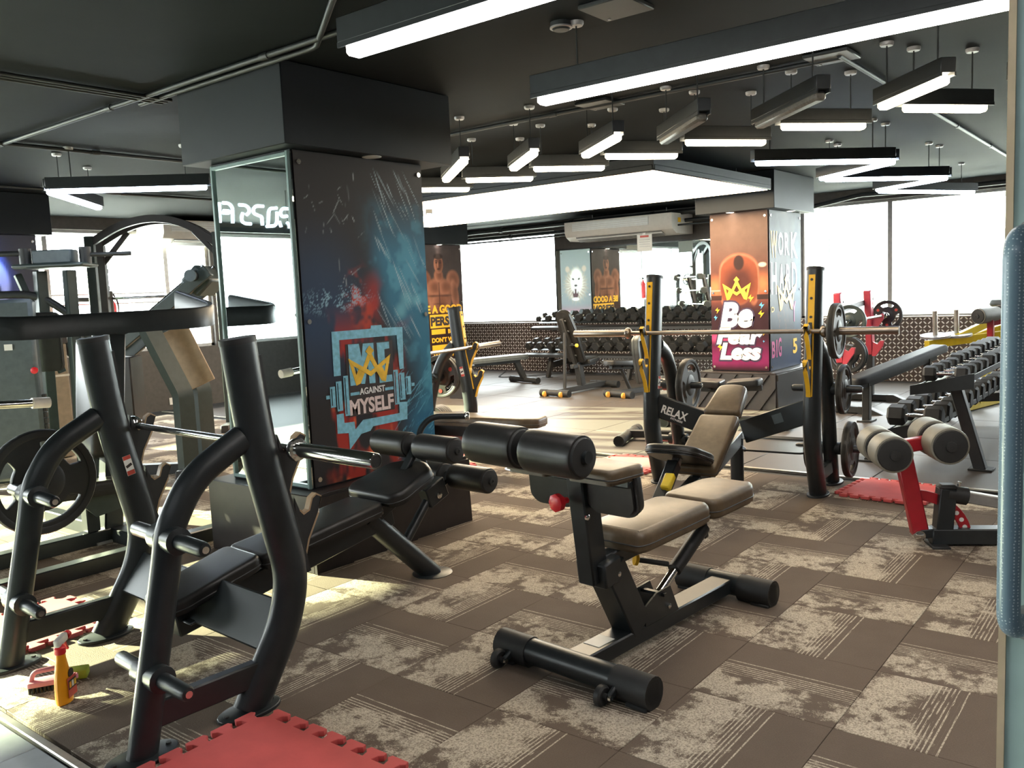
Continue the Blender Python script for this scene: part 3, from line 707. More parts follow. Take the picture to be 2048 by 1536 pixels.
def lamp(lab, p, q, led, rods, w=.075, h=.08, zb=2.36, grp=None):
    """slim box pendant with a recessed light strip below, hung on rods from ceiling cups"""
    p, q = V((*p, zb+h/2)), V((*q, zb+h/2)); d = (q-p).normalized()
    t = thing('linear_pendant_lamp', lab, 'pendant lamp', (p+q)/2, group=grp, world=True)
    b = M().bar(p+V((0, 0, .006)), q+V((0, 0, .006)), w, h-.012, bev=.003); mk('housing', b, black, t)
    n = d.cross(V((0, 0, 1)))
    for s in (-1, 1): mk('side_lip', M().bar(p+n*s*(w/2-.004)-V((0, 0, h/2-.004)), q+n*s*(w/2-.004)-V((0, 0, h/2-.004)), .008, .018, bev=0), black, t)
    mk('light_strip', M().bar(p+d*.03-V((0, 0, h/2+.014)), q-d*.03-V((0, 0, h/2+.014)), w-.012, .046, bev=.012), led, t)
    L_ = (q-p).length
    for k in rods:
        x = p.lerp(q, k); x.z = zb+h
        mk('rod', M().cyl(x, (x.x, x.y, ZC), .004, 6), pipe_m, t)
        mk('ceiling_cup', M().lathe((x.x, x.y, ZC), (0, 0, -1), [(.035, 0), (.035, .012), (.03, .02), (0, .02)], 14), alu, t)
lamp('very long lit ceiling lamp running towards the door, right of the near column', (3.42, 2.5), (3.42, -2.4), neutral, (.05, .5), .085, .1)
lamp('long lit ceiling lamp starting above the near column poster', (2.22, 2.47), (2.22, -2.4), neutral, (.05, .5), .085, .1)
lamp('added unseen fill lamp over the lobby floor outside the glass door', (-.7, 2.6), (-.7, -2), lobby_fill, (.1, .9), .085, .1)  # added out of view behind the camera, fills the near surfaces
nm = ['nearest the door frame', 'second from the door frame', 'third from the door frame', 'fourth from the door frame', 'fifth from the door frame', 'sixth from the door frame', 'nearest the column poster']
ch = [((4.96, 1.36), (4.5, .93), (5.5, .93)), ((4.94, 2.03), (4.38, 1.46), (5.5, 1.57)), ((4.97, 2.66), (4.4, 2.1), (5.56, 2.21)), ((5.02, 3.28), (4.56, 2.73), (5.58, 2.85)),
      ((5.09, 3.95), (4.62, 3.4), (5.64, 3.48)), ((5.13, 4.65), (4.5, 3.9), (5.66, 4.16)), ((5.2, 5.3), (4.6, 4.6), (5.74, 4.9))]
for i, (a, b, c) in enumerate(ch):
    off = i in (1, 2)
    lamp(('unlit' if off else 'lit warm')+' slanted arm of the chevron pendant '+nm[i], a, b, ledoff if off else warm, (.12, .86))
    a2 = V(a).lerp(V(c), .18); lamp('lit warm straight arm of the chevron pendant '+nm[i], a2, c, warm, (.15, .8))
lamp('lit warm pendant end beside the door frame', (4.86, .72), (4.4, .3), warm, (.2,))
zz = [(6.36, 2.71), (7.31, 1.85), (8.0, 2.74), (9.03, 1.82), (9.62, 2.71), (11.04, 1.95)]; zn = ['first', 'second', 'third', 'fourth', 'fifth']
for i in range(5): lamp(f'{zn[i]} bar of the cold white zigzag pendant, counted from the room side', V(zz[i]).lerp(V(zz[i+1]), .045), V(zz[i]).lerp(V(zz[i+1]), .955), cool, (.12, .85))
lamp('long bar of the blue white V pendant by the near column', (3.02, 6.72), (3.86, 5.9), cool, (.15, .85)); lamp('slanted bar of the blue white V pendant by the near column', (3.04, 6.74), (3.85, 7.6), cool, (.2, .8))
lamp('lit bar over the left machines seen in the mirror', (6.3, 8.3), (7.6, 7.4), cool, (.2, .8)); lamp('slanted lit bar over the left machines seen in the mirror', (7.6, 7.4), (7.2, 6.8), cool, (.2, .8))
# neon script hung before the side windows, seen only in the column mirror
NEON = [[(0.73, 2.48), (0.69, 2.48), (0.69, 2.44)], [(0.65, 2.48), (0.66, 2.28)], [(0.61, 2.48), (0.54, 2.48), (0.5, 2.44), (0.51, 2.28)], [(0.61, 2.4), (0.54, 2.4), (0.55, 2.38), (0.62, 2.38)], [(0.42, 2.47), (0.34, 2.47), (0.3, 2.44), (0.3, 2.4), (0.34, 2.37)], [(0.38, 2.39), (0.4, 2.35), (0.4, 2.3), (0.36, 2.28), (0.29, 2.28)], [(0.12, 2.47), (0.21, 2.47), (0.25, 2.44), (0.25, 2.39), (0.19, 2.37), (0.15, 2.36), (0.15, 2.27)], [(-0.05, 2.46), (0.04, 2.45), (0.06, 2.41), (0.07, 2.33), (0.08, 2.27)], [(-0.05, 2.42), (-0.04, 2.31), (-0.01, 2.27), (0.1, 2.26)], [(-0.21, 2.46), (-0.12, 2.46), (-0.09, 2.41), (-0.11, 2.37), (-0.18, 2.38)], [(-0.07, 2.32), (-0.09, 2.26)], [(-0.17, 2.31), (-0.2, 2.29), (-0.2, 2.25)]]
t = thing('neon_sign', 'white neon lettering reflected reversed in the column mirror', 'sign', (.3, 7.8, 2.36), world=True)
mk('backing_rail', M().box((.26, 7.83, 2.215), (1.1, .03, .05)), black, t)
for st in NEON: mk('neon_stroke', M().tube([(x, 7.8, z) for x, z in st], .0165, n=8, fil=.05), neon_e, t)
for x in (-.2, .72): mk("hanger", M().cyl((x, 7.83, 2.2), (x, 7.83, ZC), .006, 8), pipe_m, t)
def aircon(lab, o, ang, L_=1.95):
    t = thing('air_conditioner', lab, 'air conditioner', o, ang)      # local x along its length, front towards -y
    pr = [(0, 0), (.55, 0), (.66, .06), (.7, .13), (.7, .3), (0, .3)]
    def ext(pts, x0, x1): n = len(pts); return M().add([(x0, -a, b) for a, b in pts]+[(x1, -a, b) for a, b in pts], [list(range(n))[::-1], list(range(n, 2*n))]+[[i, (i+1) % n, n+(i+1) % n, n+i] for i in range(n)])
    mk('casing', ext(pr, -L_/2, L_/2), beige, t, smooth=30)
    mk('front_grille', M().box((-.12, -.702, .215), (L_*.72, .01, .13), bev=.003), white, t)
    for k in range(4): mk('grille_slat', M().box((-.12, -.708, .17+.03*k), (L_*.71, .004, .006)), beige, t)
    mk('air_outlet', M().box((0, -.6, .012), (L_*.8, .14, .012), MX.Rotation(R(-28), 3, 'X')), alu, t)
    mk('flap', M().box((0, -.64, .03), (L_*.8, .05, .008), MX.Rotation(R(-40), 3, 'X'), .002), white, t)
    mk('label_sticker', M().box((L_/2+.002, -.45, .2), (.004, .09, .07)), yelprint, t)
    for x in (-L_*.35, L_*.35): mk('hanger_rod', M().cyl((x, -.3, .3), (x, -.3, ZC-o[2]), .008, 8), alu, t)
aircon('long white air conditioner hanging before the wall mirror', (12.55, 7.2, 2.24), -90)
aircon('white air conditioner hanging by the left windows behind the arched machine', (7.05, YL, 2.3), 0, 1.6)
t = thing('notice_sheet', 'white printed notice hanging under the air conditioner', 'notice', (11.9, 6.72, 2.02)); 
mk('sheet', M().box((0, 0, .1), (.004, .26, .26)), stick_w, t); mk('heading', M().box((-.004, 0, .2), (.002, .15, .03)), stick_r, t)
for k in range(4): mk('text_line', M().box((-.004, 0, .15-.035*k), (.002, .19, .008)), alu, t)
mk('clip', M().box((0, 0, .24), (.02, .05, .03)), white, t); mk('cord', M().cyl((0, 0, .24), (0, 0, .3), .003, 6), white, t)

# ------------------------------------------------------------------ outside
struct('ground_outside', M().box((60, 60, -14), (400, 400, .2)), gnd)
def block(lab, x, y, w, h, z0, rows, cols, ws, hs):
    t = thing('apartment_building', lab, 'building', (x, y, z0)); mk('facade', M().box((6, 0, h/2), (12, w, h)), bld, t)
    s = None; m_ = M().box((0, 0, 0), (.3, ws, hs))
    for i in range(rows):
        for j in range(cols):
            p = (-.05, -w/2+w*(j+.5)/cols, h-(i+.6)*h/rows)
            if s is None: s = mk('window', m_, bldw, t); s.location = p
            else: inst(s, p, 0, t)
    mk('parapet', M().box((6, 0, h+.3), (12.4, w+.4, .6)), bld, t)
block('pale apartment block seen through the door side window', 62, 10, 26, 26, -14, 8, 7, 1.7, 1.5)
block('second hazy apartment block further off behind the window post', 85, 26, 24, 20, -14, 7, 5, 1.7, 1.4)

# ------------------------------------------------------------------ glass door at the entrance
d = struct('door_1', M().box((XT, .135, 1.25), (.05, .07, 2.5)), teal); 
mk('edge_trim', M().box((XT-.002, .174, 1.25), (.054, .008, 2.5)), cream_edge, d)
mk('door_glass', M().box((XT, -.35, 1.25), (.012, .9, 2.4)), glass, d)
mk('pull_handle', M().tube([(XT-.02, .145, 1.49), (XT-.075, .161, 1.49), (XT-.075, .161, 1.03), (XT-.02, .145, 1.03)],   .0125, n=18, fil=.04, hint=(0, 1, 0)), handle_m, d)
for z in (1.03, 1.49): mk('handle_rose', M().cyl((XT-.04, .145, z), (XT-.02, .145, z), .02, 16), alu, d)
# ------------------------------------------------------------------ weight plates, bars, rollers
def disc(r, th, hub=.027):
    """grip plate: rim, three slots, raised hub"""
    n = 40; out = [(r*cos(2*pi*i/n), r*sin(2*pi*i/n)) for i in range(n)]
    loops = [out, [(hub*cos(2*pi*i/14), hub*sin(2*pi*i/14)) for i in range(14)]]
    for k in range(3):
        a0 = R(90+120*k); sl = [(r*.78*cos(a0+t), r*.78*sin(a0+t)) for t in [R(-36+72*i/8) for i in range(9)]]
        sl += [(r*.56*cos(a0+t), r*.56*sin(a0+t)) for t in [R(30-60*i/6) for i in range(7)]]; loops.append(roundpoly(sl, r*.08, 2))
    body = prism(loops, th*.7, bev=.004)
    rim = M().lathe((0, 0, -th/2), (0, 0, 1), [(r*.86, .004), (r*.9, 0), (r*.98, 0), (r, .006), (r, th-.006), (r*.98, th), (r*.9, th), (r*.86, th-.004)], 40)
    h = M().lathe((0, 0, -th/2), (0, 0, 1), [(hub, 0), (r*.34, 0), (r*.4, .006), (r*.4, th-.006), (r*.34, th), (hub, th)], 28)
    return body, rim, h
PL = {}
def plate(p, ax, r, label, mt=None, th=.035, group=None, dots=False, spin=0):
    """a plate centred at p with its axle along ax"""
    mt = mt or plate_m; key = (r, mt.name, th)
    x = V(ax).normalized(); m = x.to_track_quat('Z', 'Y').to_matrix().to_4x4()
    t = thing('weight_plate', label, 'weight plate', group=group); t.matrix_world = MX.Translation(p) @ m @ MX.Rotation(spin, 4, 'Z')
    if key not in PL:
        b, ri, h = disc(r, th); PL[key] = [('web', b), ('rim', ri), ('hub', h)]
        PL[key] = [mk(n_, q, mt, t) for n_, q in PL[key]]
    else:
        for o in PL[key]: c = o.copy(); COL.objects.link(c); c.parent = t
    if dots:
        for k in range(3): mk('colour_mark', M().cyl((r*.68*cos(R(30+120*k)), r*.68*sin(R(30+120*k)), -th*.38), (r*.68*cos(R(30+120*k)), r*.68*sin(R(30+120*k)), th*.38), r*.1, 12), stick_r, t)
    return t
def barbell(label, p, q, sl, r_bar=.0145, r_sl=.025, shaft=brushed, sleeve=chrome):
    p, q = V(p), V(q); d = (q-p).normalized()
    t = thing('barbell', label, 'barbell', (p+q)/2, world=True)
    mk('shaft', M().cyl(p+d*sl, q-d*sl, r_bar, 14), shaft, t)
    for a, s in ((p, 1), (q, -1)):
        e = d*s
        mk('sleeve', M().lathe(a, e, [(0, .003), (r_sl*.72, .003), (r_sl*.74, 0), (r_sl-.002, 0), (r_sl, .003), (r_sl, sl), (0, sl)], 20), sleeve, t)
        mk('end_cap', M().cyl(a+e*.001, a+e*.004, r_sl*.7, 14), rubber, t)
        mk('collar', M().lathe(a+e*(sl-.005), e, [(r_sl, 0), (r_sl+.012, .002), (r_sl+.016, .012), (r_sl+.012, .026), (r_sl+.002, .034), (r_bar, .04)], 20), sleeve, t)
    return t
def roller(name, p, q, r, mt, par, cap=rubber, bolt=True):
    """padded roller with stitched end discs"""
    p, q = V(p), V(q); d = (q-p).normalized(); l = (q-p).length
    o = mk(name, M().lathe(p, d, [(r*.5, .004), (r*.9, .002), (r*.975, .004), (r, .012), (r*1.005, .03), (r*1.005, l-.03), (r, l-.012), (r*.975, l-.004), (r*.9, l-.002), (r*.5, l-.004)], 28), mt, par)
    for a, s in ((p, -1), (q, 1)):
        mk('end_disc', M().lathe(a-d*s*.004, d*s, [(r*.9, 0), (r*.84, .01), (r*.4, .014), (0, .014)], 24), cap, o)
        if bolt: mk('end_bolt', M().lathe(a+d*s*.008, d*s, [(r*.3, 0), (r*.27, .012), (r*.12, .013), (r*.1, .008), (0, .008)], 12), black2, o)
    return o
def upholstery(name, o, x, y, outline, th, bev, par, mt=leather, bot=.012, piping=True):
    m = frame(o, x, y); q = mk(name, M().pad(outline, th, bev, m, 3, bot), mt, par, smooth=50)
    if piping: mk('piping', M().sweep([m @ V((a, b, -th*.62)) for a, b in outline], [(.003, 0), (0, .003), (-.003, 0), (0, -.003)], closed=True, hint=m.to_3x3() @ V((0, 0, 1))), black2, q)
    return q
def bolt(par, p, d, r=.011): return mk('bolt', M().lathe(V(p), V(d), [(0, 0), (r, 0), (r, .008), (r*.5, .012), (0, .012)], 8), chrome, par)
OV = lambda a, b, n=18: [(b*cos(2*pi*i/n), a*sin(2*pi*i/n)) for i in range(n)]
def oly_side(t, y, main, back, s, horns=((.55, -1),), hook=yellow, hooks=((.93, 0), (.68, 0)), rail=(1.27, .45), zc=.14, horn_out=(1, -1), sticker=False, bf=.26, liner=None, a=.068, b=.045, ba=.05, bb=.04):
    """one side frame of an olympic bench: oval upright, bent rear leg, cross brace, feet, hook rail, J hooks, plate horns.
    main / back: (x, z) paths in the frame plane; s = +1 if the bench lies towards +x"""
    P3 = lambda l, dy=0: [(x, y+dy, z) for x, z in l]
    up_ = mk('upright', M().sweep(P3(main), OV(a, b), hint=(1, 0, 0), fil=.3, nf=8), black, t)
    x0, z0 = main[0]; d = (V((main[0][0], 0, main[0][1]))-V((main[1][0], 0, main[1][1]))).normalized()
    mk('top_cap', M().sweep([V((x0, y, z0)), V((x0, y, z0))+d*.012, V((x0, y, z0))+d*.02], OV(a*1.03, b*1.03), hint=(1, 0, 0)), rubber, up_)
    mk('rear_leg', M().sweep(P3(back), OV(ba, bb), hint=(1, 0, 0), fil=bf, nf=8), black, t)
    def on(path, z):
        for (xa, za), (xb, zb) in zip(path, path[1:]):
            if min(za, zb) <= z <= max(za, zb) and za != zb: return xa+(xb-xa)*(z-za)/(zb-za)
        return path[-1][0]
    mk('side_brace', M().bar((on(main, zc), y, zc), (on(back, zc), y, zc), .045, .09), black, t)
    for path in (main, back):
        x, z = path[-1]; fp = mk('foot_plate', M().pad([(x+.105*cos(k*pi/10)*(1.15), y+.07*sin(k*pi/10)) for k in range(20)], .014, .004, at(0, 0, .022)), black, t)
        for k in (-1, 1): mk('anchor_bolt', M().cyl((x+k*.09, y, .02), (x+k*.09, y, .028), .009, 8), black2, fp)
    # hook rail on the bench side of the upright
    off = s*a*.92
    rp = [(on(main, z)+off, y, z) for z in np.linspace(rail[0], rail[1], 9)]
    rl = mk('hook_rail', M().sweep(rp, [(-.02, -.008), (.02, -.008), (.02, .008), (-.02, .008)], hint=(s, 0, 0)), black2 if hook is None else (yellow if hook == 'rail' else black2), up_)
    for z in np.linspace(rail[0]-.03, rail[1]+.03, 7): mk('rail_screw', M().cyl((on(main, z)+off+s*.008, y, z), (on(main, z)+off+s*.012, y, z), .009, 8), black2, up_)
    for z, dx in hooks:
        x = on(main, z)+s*(a+.008)
        o = [(x, z-.2), (x+s*.025, z-.2), (x+s*.05, z-.12), (x+s*.1, z-.03), (x+s*.115, z+.03), (x+s*.095, z+.042), (x+s*.075, z+.03), (x+s*.06, z-.012), (x+s*.035, z-.022), (x+s*.02, z-.005), (x, z+.05)]
        if s < 0: o = o[::-1]
        h = mk('bar_hook', prism([o], .026, MX.Translation((0, y, 0)) @ MX.Rotation(R(90), 4, 'X'), .003), rubber, t)
        e = [(x+s*.025, z-.2), (x+s*.05, z-.12), (x+s*.1, z-.03), (x+s*.115, z+.03), (x+s*.095, z+.042), (x+s*.075, z+.03), (x+s*.06, z-.012), (x+s*.035, z-.022), (x+s*.02, z-.005)]
        mk('hook_liner', M().sweep([(p, y, q) for p, q in e], [(-.014, -.003), (.014, -.003), (.014, .004), (-.014, .004)], hint=(0, 0, 1)), liner or yellow, h)
    for z in (.7, .27) if horns else ():
        x = on(back, z)
        for dy in horn_out:
            hn = mk('plate_horn', M().lathe((x, y+dy*.02, z), (0, dy, 0), [(0, 0), (.045, 0), (.045, .05), (.026, .054), (.025, .2), (.02, .212), (0, .214)], 16), black, t)
            mk('horn_end', M().cyl((x, y+dy*.23, z), (x, y+dy*.237, z), .012, 10), chrome, hn)
    if sticker:
        x = on(main, .76); ym = y-b-.0012; rot = MX.Rotation(R(-12*s), 3, 'Y'); off_ = lambda k: rot @ V((0, 0, k))
        mk('warning_sticker', M().box((x, ym, .76), (.036, .002, .09), rot), stick_w, up_)
        for k, hh in ((.036, .017), (-.034, .02)): mk('sticker_band', M().box(V((x, ym-.0008, .76))+off_(k), (.034, .002, hh), rot), stick_r, up_)
        mk('sticker_figure', M().bar(V((x-.012, ym-.0008, .752)), V((x+.012, ym-.0008, .766)), .012, .002, (0, 1, 0), 0), dkprint, up_)
    return up_
# ------------------------------------------------------------------ 1. the near decline bench with the bar
main = [(1.755, 1.315), (1.79, .98), (1.86, .66), (1.905, .45), (1.86, .28), (1.69, .012)]
back = [(1.74, .985), (1.545, .88), (1.455, .73), (1.435, .62), (1.3, .012)]
t = thing('decline_press_bench', 'large black decline press bench in front of the near column', 'bench', (1.8, 3.17, 0), world=True)
for y in (2.59, 3.75): oly_side(t, y, main, back, 1, hooks=((.929, 0), (.69, 0)), hook=None, sticker=y > 3, bf=.12, liner=tanw)
ca, sa = cos(R(-52)), sin(R(-52))
mk('cross_plate', M().box((1.83, 3.17, .27), (.035, 1.1, .19), MX.Rotation(R(36), 3, 'Y'), .006), black, t)
mk('spine_beam', M().bar((1.72, 3.17, .19), (2.86, 3.17, .39), .07, .11), black, t)
mk('neck_plate', M().bar((1.74, 3.17, .2), (1.95, 3.17, .24), .2, .012), black, t)
ax = V((1, 0, .26)).normalized(); ax2 = V((1, 0, .13)).normalized()
upholstery('head_pad', (1.64, 3.17, .305), ax, (0, 1, 0), roundpoly([(0, -.09), (.06, -.13), (.43, -.14), (.43, .14), (.06, .13), (0, .09)], .05), .065, .018, t)
upholstery('back_pad', (2.06, 3.17, .405), ax2, (0, 1, 0), roundpoly([(0, -.145), (.66, -.13), (.68, -.1), (.68, .1), (.66, .13), (0, .145)], .03), .07, .02, t)
upholstery('seat_pad', (2.73, 3.17, .52), V((1, 0, .3)), (0, 1, 0), roundpoly([(0, -.16), (.06, -.2), (.3, -.16), (.36, -.06), (.36, .06), (.3, .16), (.06, .2), (0, .16)], .03), .07, .022, t)
mk('seat_bracket', M().bar((2.75, 3.17, .4), (3.02, 3.17, .53), .09, .07), black, t)
fl_ = mk('support_leg', M().tube([(2.72, 3.17, .4), (3.13, 3.17, .005)], .052, n=20), black, t)
mk('foot_plate', M().lathe((3.13, 3.17, 0), (0, 0, 1), [(.105, 0), (.105, .012), (.09, .018), (0, .018)], 28), black, t)
mk('roller_strut', M().tube([(2.94, 3.17, .2), (3.17, 3.17, .45)], .024), black, t)
mk('roller_bracket', M().bar((3.1, 3.17, .41), (3.23, 3.17, .46), .07, .11), black, t); bolt(t, (3.17, 3.135, .42), (0, -1, 0), .018)
mk('roller_arm', M().bar((2.96, 3.17, .56), (3.07, 3.17, .695), .05, .03), black, t); mk('roller_arm', M().bar((3.17, 3.17, .43), (3.3, 3.17, .51), .05, .03), black, t)
for x, z in ((3.06, .695), (3.29, .5)):
    mk('roller_axle', M().cyl((x, 2.87, z), (x, 3.47, z), .016), black2, t)
    for s in (-1, 1): roller('foot_roller', (x, 3.17+s*.035, z), (x, 3.17+s*.29, z), .066, leather, t)
h = mk('grip_handle', M().tube([(3.16, 3.2, .5), (3.16, 3.26, .74), (3.22, 3.22, .82), (3.35, 3.07, .815)], .016, fil=.06), black, t)
mk('grip_ring', M().lathe((3.34, 3.082, .815), (.13, -.15, 0), [(.02, 0), (.022, .004), (.02, .01), (.022, .018), (.018, .022), (0, .022)], 14), chrome, h)
t.rotation_euler = (0, 0, R(-3.2)); t.location.x += .032
barbell('chrome barbell resting on the near decline bench', (1.882, 2.07, .925), (2.0, 4.21, .925), .43, r_sl=.027, sleeve=chrome, shaft=chrome)
plate((1.65, 3.99, .705), (0, 1, .05), .235, 'big dark grip plate hung on the far side of the near decline bench', black2, .04, spin=.6)

# ------------------------------------------------------------------ 2. abdominal bench in the middle
t = thing('abdominal_bench', 'adjustable sit-up bench with two black rollers in the middle of the carpet', 'bench', (2.5, 1.775, 0), -5)
def foottube(s, w):
    f = mk('foot_tube', M().tube([(s, -w, .07), (s, w, .07)], .05, n=20), black, t)
    for k in (-1, 1):
        e = mk('rubber_end', M().sweep([(s, k*(w-.16), .062), (s, k*w, .062)], [(.056*cos(a)*1.0, .06*sin(a)+.002) for a in [2*pi*i/18 for i in range(18)]], hint=(0, 0, 1)), rubber, f)
        mk('foot_pad', M().box((s, k*(w-.05), .012), (.09, .09, .022), bev=.006), rubber, f)
    return f
f1 = foottube(.02, .36); f2 = foottube(1.14, .24)
for y in (.3, -.2):
    wl_ = mk('transport_wheel', M().lathe((-.065, y+.02, .042), (0, -1, 0), [(0, 0), (.012, 0), (.016, .006), (.03, .004), (.038, .01), (.038, .028), (.03, .034), (.012, .03), (.012, .045), (0, .045)], 20), black2, t)
    mk('wheel_bracket', M().bar((-.065, y-.03, .042), (0, y-.03, .075), .02, .03), black, t)
    mk('wheel_nut', M().cyl((-.065, y-.03, .042), (-.065, y-.042, .042), .01, 6), chrome, wl_)
mk('base_beam', M().bar((.03, 0, .07), (1.13, 0, .07), .105, .065), black, t)
mk('label_plate', M().box((.19, .005, .1035), (.1, .075, .002)), stick_w, t)
mk('lower_post', M().bar((.40, 0, .1), (.235, 0, .395), .11, .12, (1, 0, .4)), black, t)
mk('post_head', M().box((.2, 0, .385), (.11, .14, .1), MX.Rotation(R(-8), 3, 'Y'), .008), black, t); bolt(t, (.235, -.06, .37), (0, -1, 0), .014)
mk('upright_post', M().bar((.165, 0, .35), (.1, 0, .84), .075, .095, (1, 0, .2)), black, t); bolt(t, (.085, -.038, .62), (0, -1, 0))
mk('adjusting_knob', M().lathe((.06, .03, .68), (-1, .1, 0), [(.012, 0), (.012, .03), (.03, .035), (.034, .045), (.034, .062), (.026, .068), (0, .068)], 8), redp, t)
mk('seat_beam', M().bar((.17, 0, .41), (1.08, 0, .445), .06, .06), black, t)
dn = V((1, 0, .02))
upholstery('seat_pad', (.27, -.005, .53), dn, (0, 1, 0), roundpoly([(0, -.13), (.05, -.145), (.5, -.14), (.54, -.11), (.54, .11), (.5, .14), (.05, .145), (0, .13)], .02), .085, .03, t, padtan)
upholstery('back_pad', (.825, -.005, .54), dn, (0, 1, 0), roundpoly([(0, -.12), (.04, -.14), (.33, -.135), (.39, -.1), (.39, .1), (.33, .135), (.04, .14), (0, .12)], .02), .085, .022, t, padtan)
mk('hinge_bracket', M().bar((.93, 0, .45), (.95, 0, .33), .05, .03, (1, 0, 0)), black, t)
cyl_ = mk('strut_sleeve', M().tube([(.94, -.01, .38), (.7, -.01, .25)], .03, n=16), black2, t); mk('strut_rod', M().tube([(.72, -.01, .26), (.545, -.01, .165)], .02, n=14), chrome, cyl_)
kn = mk('pull_pin', M().cyl((.7, .02, .27), (.6, .1, .3), .012, 10), black2, t); mk('pin_knob', M().lathe((.6, .1, .3), (-.1, .08, .03), [(.012, 0), (.026, .006), (.026, .02), (0, .022)], 14), yellow, kn)
for s in (-1, 1): mk('strut_bracket', prism([[(.42, .1), (.66, .1), (.6, .22), (.5, .215), (.42, .18)]], .008, MX.Translation((0, s*.05, 0)) @ MX.Rotation(R(90), 4, 'X')), black, t)
mk('strut_stop', M().box((.54, 0, .2), (.02, .14, .012)), black, t); bolt(t, (.58, -.055, .14), (0, -1, 0))
for s in (-1, 1):
    upholstery('thigh_pad', (-.04, s*.145, .835), V((1, 0, -.02)), (0, 1, 0), roundpoly([(0, -.105), (.2, -.11), (.21, .11), (0, .105)], .03), .055, .016, t, padtan)
    upholstery('knee_pad', (.14, s*.14, .81), V((.12, 0, -1)), (0, 1, 0), roundpoly([(0, -.11), (.14, -.115), (.17, -.08), (.17, .08), (.14, .115), (0, .11)], .03), .06, .016, t)
mk('pad_bracket', M().bar((.1, -.24, .765), (.1, .24, .765), .05, .03), black, t)
mk('roller_arm', M().bar((.1, 0, .83), (-.13, .03, .905), .05, .035), black, t)
mk('roller_axle', M().cyl((-.13, -.23, .897), (-.13, .31, .905), .022), black, t)
roller('shin_roller', (-.13, .07, .902), (-.13, .305, .905), .076, leather, t); roller('shin_roller', (-.13, -.205, .895), (-.13, .03, .899), .076, leather, t)

# ------------------------------------------------------------------ 3. incline press bench beyond it
mainR = [(.015, 1.505), (-.055, .95), (-.1, .6), (-.1, .4), (.05, .012)]
backR = [(.03, 1.02), (.17, .95), (.28, .78), (.34, .5), (.4, .2), (.45, .012)]
t = thing('incline_press_bench', 'black incline press bench with amber trimmed uprights behind the abdominal bench', 'bench', (5.62, 2.515, 0), 5)
for y in (-.565, .565): oly_side(t, y, mainR, backR, -1, hook='rail', hooks=((1.126, 0), (.9, 0)), rail=(1.48, .7), zc=.14, a=.085, b=.054, ba=.062, bb=.048, sticker=y > 0)
for s in (-1, 1):
    b_ = mk('diagonal_beam', M().bar((-.075, s*.57, .605), (.06, s*.06, .41), .05, .16), black, t)
    if s > 0:
        m = frame((-.088, .50, .545), V((.135, -.51, -.195)), V((0, -.1, 1)))
        mk('logo_lettering', textm('RELAX', .19, .06, m, .03, th=.002), whitep, b_, smooth=0); mk('logo_lettering', textm('FITNESS', .09, .014, m @ at(.08, -.022, 0), .02, th=.002), whitep, b_, smooth=0)
    else:
        st = mk('data_sticker', M().box((-.037, -.33, .512), (.003, .075, .1), MX.Rotation(R(-20), 3, 'X') @ MX.Rotation(R(-14), 3, 'Z')), bluegrey, b_)
bx = V((.86, 0, .5)).normalized()
upholstery('back_pad', (-.74, 0, .305), bx, (0, 1, 0), roundpoly([(0, -.14), (.55, -.135), (.55, .135), (0, .14)], .03), .075, .022, t, padtan)
upholstery('head_pad', (-.245, 0, .595), bx, (0, 1, 0), roundpoly([(0, -.13), (.3, -.1), (.32, 0), (.3, .1), (0, .13)], .035), .075, .022, t, padtan)
mk('back_beam', M().bar((-.7, 0, .24), (.1, 0, .6), .06, .07), black, t)
upholstery('seat_pad', (-1.1, .02, .52), V((1, 0, -.36)), (0, 1, 0), roundpoly([(0, -.1), (.06, -.17), (.3, -.19), (.46, -.12), (.46, .12), (.3, .19), (.06, .17), (0, .1)], .05), .06, .02, t)
mk('seat_post', M().bar((-.92, .02, .42), (-1.2, .02, .2), .05, .05), alu, t)
sl = mk('seat_slide', M().bar((-1.0, .02, .38), (-1.45, .02, .03), .07, .075), black, t); mk('release_lever', M().box((-1.17, -.01, .305), (.11, .06, .045), MX.Rotation(R(-38), 3, 'Y'), .008), yelp, sl)
mk('main_beam', M().bar((-1.42, .02, .045), (-.5, .01, .24), .08, .08), black, t); mk('main_beam', M().bar((-.55, 0, .22), (.1, 0, .36), .08, .1), black, t)
mk('centre_leg', M().cyl((.08, 0, .01), (.08, 0, .36), .046, 18), black, t); mk('foot_plate', M().lathe((.08, 0, 0), (0, 0, 1), [(.1, 0), (.1, .012), (0, .014)], 24), black, t)
sp = [(0, 0), (.38, -.0), (.42, -.03), (.52, .0)]
mk('spotter_platform', prism([roundpoly([(.1, -.46), (.56, -.46), (.56, .08), (.1, .08)], .06)], .014, at(0, 0, .27), .003), black, t)
mk('platform_lip', M().bar((.575, -.46, .285), (.575, .08, .285), .04, .012, (-.5, 0, 1)), black, t)
mk('platform_arm', M().bar((.05, 0, .3), (.14, 0, .265), .1, .03), black, t)
a5 = R(5); xb = 5.62-.115; u5 = V((-sin(a5), cos(a5), 0)); b0 = V((5.62-.168*cos(a5), 2.515-.168*sin(a5), 1.122))
barbell('long barbell racked on the incline bench behind the abdominal bench', b0-u5*1.1, b0+u5*1.14, .43, shaft=brushed, sleeve=brushed)
def loc5(s, y, z): return V((5.62+s*cos(a5)-y*sin(a5), 2.515+s*sin(a5)+y*cos(a5), z))
plate(b0-u5*.735, u5, .175, 'grey grip plate on the bar of the incline bench', plate_m, .045)
plate(loc5(.28, -.68, .7), u5, .17, 'grey grip plate on the upper horn of the incline bench nearest the door', plate_m, .04, spin=.5)
plate(loc5(.385, -.70, .27), u5, .195, 'grey grip plate on the lower horn of the incline bench nearest the door', plate_m, .045, spin=1)
